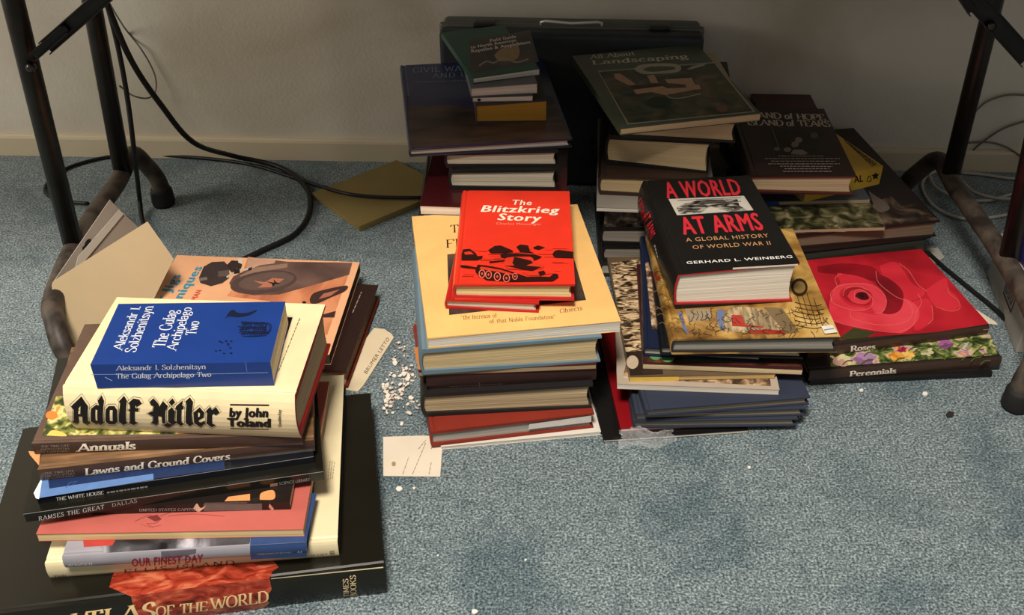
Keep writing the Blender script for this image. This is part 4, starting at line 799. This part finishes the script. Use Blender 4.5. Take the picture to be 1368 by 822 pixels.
rp = [(base, [(1058, 352), (1066, 349), (1231, 332.7), (1321, 433), (1250, 444), (1140, 452), (1122, 455)]),
      (mid, P_((1175, 355), (1196, 350), (1208, 363), (1220, 380), (1236, 390), (1225, 400), (1200, 402), (1185, 385))),
      (mid, P_((1236, 388), (1262, 372), (1268, 386), (1280, 398), (1281, 410), (1268, 416), (1248, 408))),
      (deep, P_((1092, 356), (1130, 352), (1168, 358), (1176, 376), (1150, 372), (1112, 366), (1094, 364))),
      (mid, P_((1220, 402), (1240, 400), (1247, 420), (1240, 434), (1222, 440))), ('3a3a20', [(1118, 454), (1140, 438), (1170, 444), (1155, 452)]),
      (lite, P_(*[(1110, 428), (1108, 404), (1118, 392), (1150, 386), (1200, 396), (1224, 408), (1227, 426), (1208, 444), (1188, 443), (1150, 438)])),
      (deep, P_((1172, 365), (1190, 374), (1206, 390), (1204, 412), (1190, 420), (1176, 415), (1180, 392), (1170, 378))),
      (mid, P_((1116, 400), (1122, 378), (1118, 366), (1128, 366), (1155, 372), (1178, 388), (1184, 404), (1174, 420), (1150, 417), (1128, 413))),
      (lite, P_((1110, 396), (1118, 382), (1140, 378), (1165, 381), (1182, 396), (1183, 411), (1174, 420), (1165, 412), (1166, 398), (1150, 385), (1126, 386), (1122, 396), (1135, 408), (1158, 413), (1140, 416), (1118, 410))),
      (base, P_((1124, 396), (1130, 386), (1150, 384), (1165, 394), (1160, 408), (1140, 406))), (lite, P_((1132, 396), (1138, 388), (1154, 388), (1164, 398), (1156, 406), (1140, 404))),
      ('4a0a12', P_((1142, 396), (1146, 391), (1156, 391), (1161, 399), (1152, 401))), ('2a0a0c', P_((1147, 395), (1150, 392), (1155, 394), (1153, 398)))]
for pts in ([(1112, 428), (1130, 434), (1160, 440), (1190, 444), (1205, 443), (1220, 434), (1224, 418), (1231, 404), (1226, 392)], [(1170, 362), (1174, 378), (1196, 396), (1214, 404), (1219, 420), (1205, 432), (1172, 434), (1140, 426), (1136, 416)],
            [(1110, 396), (1112, 404), (1130, 412), (1152, 415), (1165, 408), (1164, 396), (1150, 387), (1142, 390), (1142, 400)], [(1112, 402), (1110, 392), (1122, 382), (1150, 379), (1172, 385), (1184, 400), (1180, 416), (1168, 419)],
            [(1126, 396), (1130, 386), (1146, 383), (1160, 388)], [(1119, 384), (1116, 372), (1124, 366)], [(1201, 352), (1214, 362), (1226, 380), (1238, 389)], [(1266, 384), (1268, 392), (1280, 402), (1282, 412), (1270, 416), (1250, 410)], [(1245, 408), (1246, 426), (1240, 433)]):
    rp.append((ed, line(cur(pts, 6), .65)))
art(rose, 'top', rp, 'cover_picture')
art(rose, 'front', [('a89a8c', [(1313, 440), (1321, 439), (1321, 448), (1313, 449)])], 'corner_highlight')  # pale patch paints the highlight at the right end of the spine

# ================================================================== the case standing against the wall
cL, cR = P(586, 43, .295), P(942, 50, .295)
cyaw = math.atan2(cR.y-cL.y, cR.x-cL.x); cw_ = (cR-cL).length
cx = cL+(cR-cL)/2; vb_ = Vector((-math.sin(cyaw), math.cos(cyaw), 0)); cth = .076
cc = cx+vb_*cth/2; cc.z = 0
case = empty('hard_case', cc, (0, 0, cyaw)); tag(case, 'black hard-shell briefcase with silver handle standing against the wall', 'briefcase')
def rbox(name, lo, hi, m, parent, r=.012, seg=4, only=None):
    bm = bmesh.new(); add_box(bm, lo, hi); bmesh.ops.recalc_face_normals(bm, faces=bm.faces)
    bmesh.ops.bevel(bm, geom=bm.edges[:], offset=r, segments=seg, profile=.5, affect='EDGES')
    o = link_mesh(name, bm, m, parent, True); return o
shellm = mat('2b3034', .45, .12, 30, bump=.1); shell2 = mat('4c524f', .4, .12, 30, bump=.1)
rbox('front_shell', (-cw_/2, -cth/2, .004), (cw_/2, -.006, .295), shellm, case, .009)
rbox('rear_shell', (-cw_/2+.002, .002, .004), (cw_/2-.002, cth/2, .297), shell2, case, .009)
rbox('seam_band', (-cw_/2-.002, -.008, .002), (cw_/2+.002, .004, .299), mat('55564f', .4, .1, metal=.3), case, .004, 2)
for sx in (-1, 1):
    rbox('latch', (sx*.15-.018, -.014, .294), (sx*.15+.018, .012, .301), mat('37383a', .3, .1, metal=.7), case, .002, 2)
hp = [(-.052, -.004, .296), (-.052, -.004, .303), (-.045, -.006, .3055), (0, -.010, .304), (.045, -.006, .3055), (.052, -.004, .303), (.052, -.004, .296)]
bmh = bmesh.new(); add_tube(bmh, [Vector(p) for p in hp], .0024, 10); bmesh.ops.recalc_face_normals(bmh, faces=bmh.faces)
link_mesh('handle', bmh, mat('d6d6d2', .3, .03, metal=.35), case, True)['label'] = 'silver handle'

# ================================================================== folding table: two tube end frames, braces, top
metal = mat('2b2622', .38, .25, 40, metal=.55)
metal_dust = matn([(.35, '2a2420'), (.6, '51473e')], 30, .5, 4, .4)
table = empty('folding_table', (.03, 1.4, 0)); tag(table, 'folding table with dark tubular steel end frames over the book piles', 'table')
def tl(p): return Vector(p)-Vector(table.location)
def frame(sx, x, xf, yb, yf, zr, xr):
    # rail with bent ends coming down to the feet
    xm = x+(xf[1]-x)*.35; pts = [(xf[0], yb+.055, .016), (xf[0], yb+.052, .05), (xf[0]+(xr-xf[0])*.4, yb+.045, .085), (xf[0]+(xr-xf[0])*.8, yb+.02, zr+.014), (xr, yb-.05, zr), ((x*2+xr)/3, (yb+yf)/2, zr-.004), (xm, yf+.06, zr), (x+(xf[1]-x)*.6, yf+.012, zr-.008),
           (x+(xf[1]-x)*.8, yf-.014, .075), (xf[1], yf-.02, .045), (xf[1], yf-.022, .016)]
    o = tube_obj('foot_rail', [tl(p) for p in catmull(pts, 7)], .0148, metal_dust, table, 16)
    for (fx_, fy_) in ((xf[0], yb+.055), (xf[1], yf-.022)):
        tube_obj('rubber_foot', [tl((fx_, fy_, .0005)), tl((fx_, fy_, .006)), tl((fx_, fy_, .028)), tl((fx_, fy_, .034))], [.019, .0205, .0195, .017], mat('1a1918', .7, .1), o, 16)
    return o
lx, rx = -.674, .742
frame(-1, lx, (-.628, -.605), 1.60, 1.16, .105, -.658)
frame(1, rx, (.69, .70), 1.58, 1.13, .105, .734)
def leg(bot, pxtop, y, ztop=.735):
    b = Vector(bot); t = PY(*pxtop, y); d = (t-b); e = b+d*((ztop-b.z)/d.z)
    bm = bmesh.new(); add_tube(bm, [tl(b), tl(e)], .0147, 16)
    bmesh.ops.recalc_face_normals(bm, faces=bm.faces); o = link_mesh('leg', bm, metal, table, True); return b, e
b1, e1 = leg((-.669, 1.36, .105), (17, 0), 1.36)
b2, e2 = leg((-.656, 1.575, .105), (122, 0), 1.60)
b3, e3 = leg((rx, 1.32, .105), (1404, 90), 1.33)
b4, e4 = leg((.733, 1.56, .105), (1328, 0), 1.58)
def flatbar(name, a, b, w_, t_, up=(0, 0, 1)):
    a, b = Vector(a), Vector(b); d = (b-a); L0 = d.length; d.normalize(); s = Vector((0, 1, 0)); n = d.cross(s).normalized(); s = n.cross(d)
    M_ = Matrix.Translation(tl(a)) @ Matrix((d, s, n)).transposed().to_4x4()
    bm = bmesh.new(); add_box(bm, (0, -t_/2, -w_/2), (L0, t_/2, w_/2), M_); add_box(bm, (0, -t_/2-.008, -w_/2), (L0, -t_/2, -w_/2+.0015), M_); add_box(bm, (0, -t_/2-.008, w_/2-.0015), (L0, -t_/2, w_/2), M_)
    bmesh.ops.recalc_face_normals(bm, faces=bm.faces); return link_mesh(name, bm, metal, table)
q1 = PY(62, 62, 1.345); q2 = PY(142, -8, 1.345)
flatbar('brace', q1, q1+(q2-q1)*2.6, .020, .003)
q5 = PY(46, 74, 1.34); flatbar('brace_hinge', q5, q5+(q2-q1)*.55, .012, .004)
q3 = PY(1372, 78, 1.34); q4 = PY(1300, -2, 1.34)
flatbar('brace', q3, q3+(q4-q3)*2.4, .024, .003)
q6 = PY(1299, 14, 1.335); q7 = PY(1282, -12, 1.335)
flatbar('brace_hinge', q6, q6+(q7-q6)*4, .014, .004)
for (px_, py_, yy) in ((41, 91, 1.342), (1324, 35, 1.334)):
    p = PY(px_, py_, yy); tube_obj('bolt', [tl(p+Vector((0, .006, 0))), tl(p-Vector((0, .002, 0))), tl(p-Vector((0, .004, 0)))], [.0065, .0065, .003], mat('4a4440', .25, .1, metal=.9), table, 10)
bm = bmesh.new(); add_box(bm, tl((-.88, 1.045, .735)), tl((.93, 1.80, .765))); bmesh.ops.recalc_face_normals(bm, faces=bm.faces)
bmesh.ops.bevel(bm, geom=bm.edges[:], offset=.006, segments=2, affect='EDGES'); link_mesh('tabletop', bm, mat('8a7a66', .5, .1), table)

# ================================================================== cables
BLK = mat('141312', .5, .1); GRY = mat('aaa69c', .55, .05)
def cable(label, pts, r, m=BLK, name='cable', group=None, n=8):
    o = tube_obj(name, catmull(pts, 7), r, m, None, n); tag(o, label, 'cable', group); return o
cable('thick black cable arching down from the table and looping on the carpet',
      [PY(138, -6, 1.52), PY(175, 80, 1.56), PY(215, 140, 1.60), PY(258, 190, 1.66), P(310, 208, .03), P(370, 222, .006), P(407, 248, .006), P(414, 280, .006), P(395, 312, .006), P(350, 335, .006), P(318, 350, .006)], .0048)
cable('black cable hanging straight down beside the left rear table leg',
      [PY(139, -10, 1.55), PY(157, 60, 1.55), PY(170, 130, 1.54), PY(179, 200, 1.53), P(186, 262, .03), P(191, 298, .006), P(203, 316, .006)], .0042)
cable('thin black cable curling along the carpet below the baseboard',
      [P(118, 272, .012), P(80, 268, .005), P(60, 255, .004), P(72, 236, .004), P(102, 220, .004), P(160, 208, .004), P(240, 209, .004), P(330, 219, .004), P(400, 240, .004), P(455, 257, .017), P(500, 263, .017), P(560, 264, .017), P(600, 262, .006)], .0034)
wallw = lambda px, py, off=.006: (lambda r: CAM+r*((wl-wn*off-CAM).dot(wn)/r.dot(wn)))(ray(px, py))
cable('thin grey wire hooked on the wall beside the left rear leg', [PY(140, -6, 1.60), wallw(165, 35, .02), wallw(190, 68, .01), wallw(206, 98, .01), wallw(208, 120, .02), wallw(198, 131, .03), wallw(178, 128, .06), PY(160, 115, 1.62)], .0016, mat('6a6660', .4, .05))
for i, (lab, pts) in enumerate((('grey wire arching on the wall right of the right rear leg, uppermost', [wallw(1300, 152), wallw(1318, 136), wallw(1345, 127), wallw(1372, 127)]),
      ('grey wire crossing the wall low down towards the right edge', [wallw(1285, 216), wallw(1310, 192), wallw(1340, 172), wallw(1372, 161)]),
      ('grey wire curving down over the baseboard at the right edge', [wallw(1290, 191), wallw(1320, 190), wallw(1345, 197), wallw(1372, 214, .02)]),
      ('pale grey cable loop inside the right rear foot of the table', [P(1252, 228, .004), P(1238, 236, .004), P(1232, 250, .004), P(1244, 272, .004), P(1270, 288, .004), P(1300, 293, .004), P(1340, 288, .004), P(1375, 280, .004)]),
      ('pale grey cable running right across the carpet behind the right foot rail', [P(1240, 232, .004), P(1252, 252, .009), P(1285, 266, .004), P(1320, 268, .004), P(1350, 260, .004), P(1376, 254, .004)]),
      ('pale grey cable close to the baseboard at the right edge', [P(1284, 231, .004), P(1310, 233, .004), P(1345, 238, .004), P(1376, 240, .004)]),
      ('pale grey cable bending between rail and baseboard', [P(1286, 243, .004), P(1300, 256, .009), P(1325, 264, .009), P(1352, 266, .009), P(1376, 266, .004)]))):
    cable(lab, pts, .0019 if i < 3 else .003, mat('6a645a', .5, .05) if i < 3 else GRY, 'cable', None, 6)
cable('black cable lying diagonal on the carpet right of the rose cover', [P(1240, 338, .005), P(1262, 358, .005), P(1295, 385, .005), P(1328, 412, .005), P(1345, 428, .005)], .0035)

# ================================================================== small things on the carpet
bm = bmesh.new()
q = [P(x, y, .011) for x, y in ((480, 303), (417, 257), (530, 213.5), (602, 252))]
vs = [bm.verts.new(p) for p in q]; vs2 = [bm.verts.new((p.x, p.y, .0005)) for p in q]
bm.faces.new(vs); bm.faces.new(vs2[::-1])
for i in range(4): bm.faces.new((vs[i], vs2[i], vs2[(i+1) % 4], vs[(i+1) % 4]))
bmesh.ops.recalc_face_normals(bm, faces=bm.faces); bmesh.ops.bevel(bm, geom=bm.edges[:], offset=.001, segments=2, affect='EDGES')
tag(link_mesh('wooden_board', bm, mat('7a6a3e', .5, .12, 12)), 'olive tan square board lying on the carpet near the baseboard', 'board')

def card(name, px, z_, m, label, cat, th=.0006, lift=0):
    ps = [P(x, y, z_) for x, y in px]; bm = bmesh.new()
    c = sum(ps, Vector())/len(ps); c.z = 0; root = empty(name, c)
    a = [bm.verts.new(p-c) for p in ps]; b = [bm.verts.new(p-c-Vector((0, 0, th))) for p in ps]; n = len(a)
    bm.faces.new(a); bm.faces.new(b[::-1])
    for i in range(n): bm.faces.new((a[i], b[i], b[(i+1) % n], a[(i+1) % n]))
    bmesh.ops.recalc_face_normals(bm, faces=bm.faces); link_mesh('sheet', bm, m, root); tag(root, label, cat)
    bk = Book(); bk.root = root; bk.M = Matrix.Translation(c); bk.Mi = bk.M.inverted(); bk.T = z_; bk.grow = 0; bk.spine = ''; bk.bulge = 0
    return bk
paper = mat('d8cbb6', .7, .04, 20)
nc = card('note_card', [(512, 584), (560, 582), (592, 583), (588, 637), (512, 636)], .0015, paper, 'cream note card with faint handwriting lying beside the atlas corner', 'card')
blurb(nc, 'top', [(538, 634, 546, 611), (551, 634, 569, 591), (573, 634, 576, 618), (576, 600, 579, 588), (559, 600, 569, 588)], '8f8676', 2, .9, 'handwriting')
art(nc, 'top', [('a08a5a', ell(526, 620, 2.8, 3.2))], 'stain')
env = card('envelope', [(440, 515), (462, 520), (478, 523), (486, 514), (526, 451), (523, 446), (514, 440), (500, 438)], .0022, mat('d8c6a6', .7, .04, 20), 'buff envelope with handwriting sticking out under the dark brown book', 'envelope', .0018)
letter(env, 'top', 'BRUMER LETTO', (490, 500), (521, 453), (486, 497), '5c4a38', 'sans', .0, part='handwriting')
# right edge: white box
wb = [P(1356, 472, 0), P(1318, 368, 0)]
wd = (wb[1]-wb[0]); wyaw = math.atan2(wd.y, wd.x)-math.pi/2; WLn = wd.length
boxr = empty('cardboard_box', wb[0], (0, 0, wyaw)); tag(boxr, 'white cardboard box with a dark red stamp behind the right front leg', 'box')
rbox('carton', (0, 0, .0005), (.20, WLn, .083), mat('b3aaa0', .6, .05), boxr, .002, 2)
bm = bmesh.new()
def pbox(y, z_): return Vector((-.0006, y, z_))
def rect_ring(y0, y1, z0_, z1_, t):
    for (a, b, c, d) in ((y0, y1, z0_, z0_+t), (y0, y1, z1_-t, z1_), (y0, y0+t, z0_, z1_), (y1-t, y1, z0_, z1_)):
        bm.faces.new([bm.verts.new(pbox(*q)) for q in ((a, c), (a, d), (b, d), (b, c))])
rect_ring(WLn*.30, WLn*.56, .028, .072, .003)
for k in range(3):
    rect_ring(WLn*.345+k*.014, WLn*.345+k*.014+.009, .036, .064, .002)
link_mesh('printed_stamp', bm, mat('4a1f22', .6, .05), boxr)
rbox('top_flap', (.0, .0, .0832), (.2, WLn*.5, .0852), mat('a79e94', .6, .05), boxr, .001, 2)
# purple packet on the box
rbox_o = rbox('packet', (-.03, -.03, 0), (.05, .05, .05), mat('2c2170', .35, .1), None, .004, 2)
pp_ = P(1362, 352, .09); rbox_o.location = (pp_.x+.035, pp_.y+.01, .0855); tag(rbox_o, 'small purple packet lying on the white cardboard box', 'packet')

card('paper_tag', [(1222, 334), (1253, 331), (1262, 344), (1248, 352), (1230, 352)], .0015, mat('a8a498', .6, .05), 'pale grey paper tag peeking out behind the rose cover book', 'paper')
card('paper_strip', [(1284, 396), (1290, 398), (1302, 412), (1330, 430), (1333, 434), (1318, 432), (1300, 420)], .0015, paper, 'curved pale paper strip on carpet right of the rose cover', 'paper')
for i, (x, y, s, lab) in enumerate(((533, 653, 4.5, 'white paper scrap just below the note card'), (1236, 526, 4, 'white paper scrap on carpet below the Perennials volume'), (634, 817, 5, 'white paper scrap at the bottom edge of the picture'),
        (1001, 624, 2.5, 'tiny white scrap alone on the open carpet'), (451, 351, 3.5, 'white paper scrap just behind the peach router book'), (1151, 521, 3, 'tiny white scrap in front of the Perennials volume'), (553, 652, 2, 'tiny white scrap right of the larger one below the note card'),
        (702, 748, 2, 'tiny white fleck on carpet at lower centre'), (585, 742, 1.8, 'tiny white fleck on carpet right of the atlas'))):
    card('paper_scrap', [(x+s*math.cos(a+i)*random.uniform(.7, 1.2), y+s*.7*math.sin(a+i)*random.uniform(.7, 1.2)) for a in [k*1.05 for k in range(6)]], .003, mat('e0dbd0', .7, .03), lab, 'paper', .002)
card('dark_scrap', [(1264, 553), (1268, 549), (1275, 551), (1273, 556), (1266, 557)], .003, mat('26241f', .7, .03), 'small black scrap on the carpet below right of the Perennials volume', 'scrap', .002)
# crumbled paper flakes
bm = bmesh.new(); rn = random.Random(11)
cl = [((528, 530), 14, 34), ((536, 500), 14, 22), ((520, 545), 8, 14), ((536, 470), 10, 14), ((550, 505), 10, 14), ((515, 518), 6, 16), ((545, 545), 14, 8), ((530, 560), 16, 5), ((524, 487), 16, 8)]
for (cx_, cy_), s, n in cl:
    for k in range(n):
        p = P(cx_+rn.gauss(0, s*.55), cy_+rn.gauss(0, s*.6), 0); p.z = rn.uniform(.002, .006); r_ = rn.choice((.0012, .0018, .0028, .0038))
        a0 = rn.uniform(0, 6); t = Euler((rn.uniform(-.5, .5), rn.uniform(-.5, .5), 0)).to_matrix()
        top = [p+t @ Vector((r_*rn.uniform(.6, 1.3)*math.cos(a0+q*1.2566), r_*rn.uniform(.6, 1.3)*math.sin(a0+q*1.2566), 0)) for q in range(5)]
        A_ = [bm.verts.new(v) for v in top]; B_ = [bm.verts.new(v-Vector((0, 0, .0012))) for v in top]
        bm.faces.new(A_); bm.faces.new(B_[::-1])
        for i in range(5): bm.faces.new((A_[i], B_[i], B_[(i+1) % 5], A_[(i+1) % 5]))
bmesh.ops.recalc_face_normals(bm, faces=bm.faces)
tag(link_mesh('paper_flakes', bm, mat('dccfc0', .8, .08, 200)), 'scatter of small white and pinkish paper flakes on the carpet between the left and centre piles', 'flakes', kind='stuff')
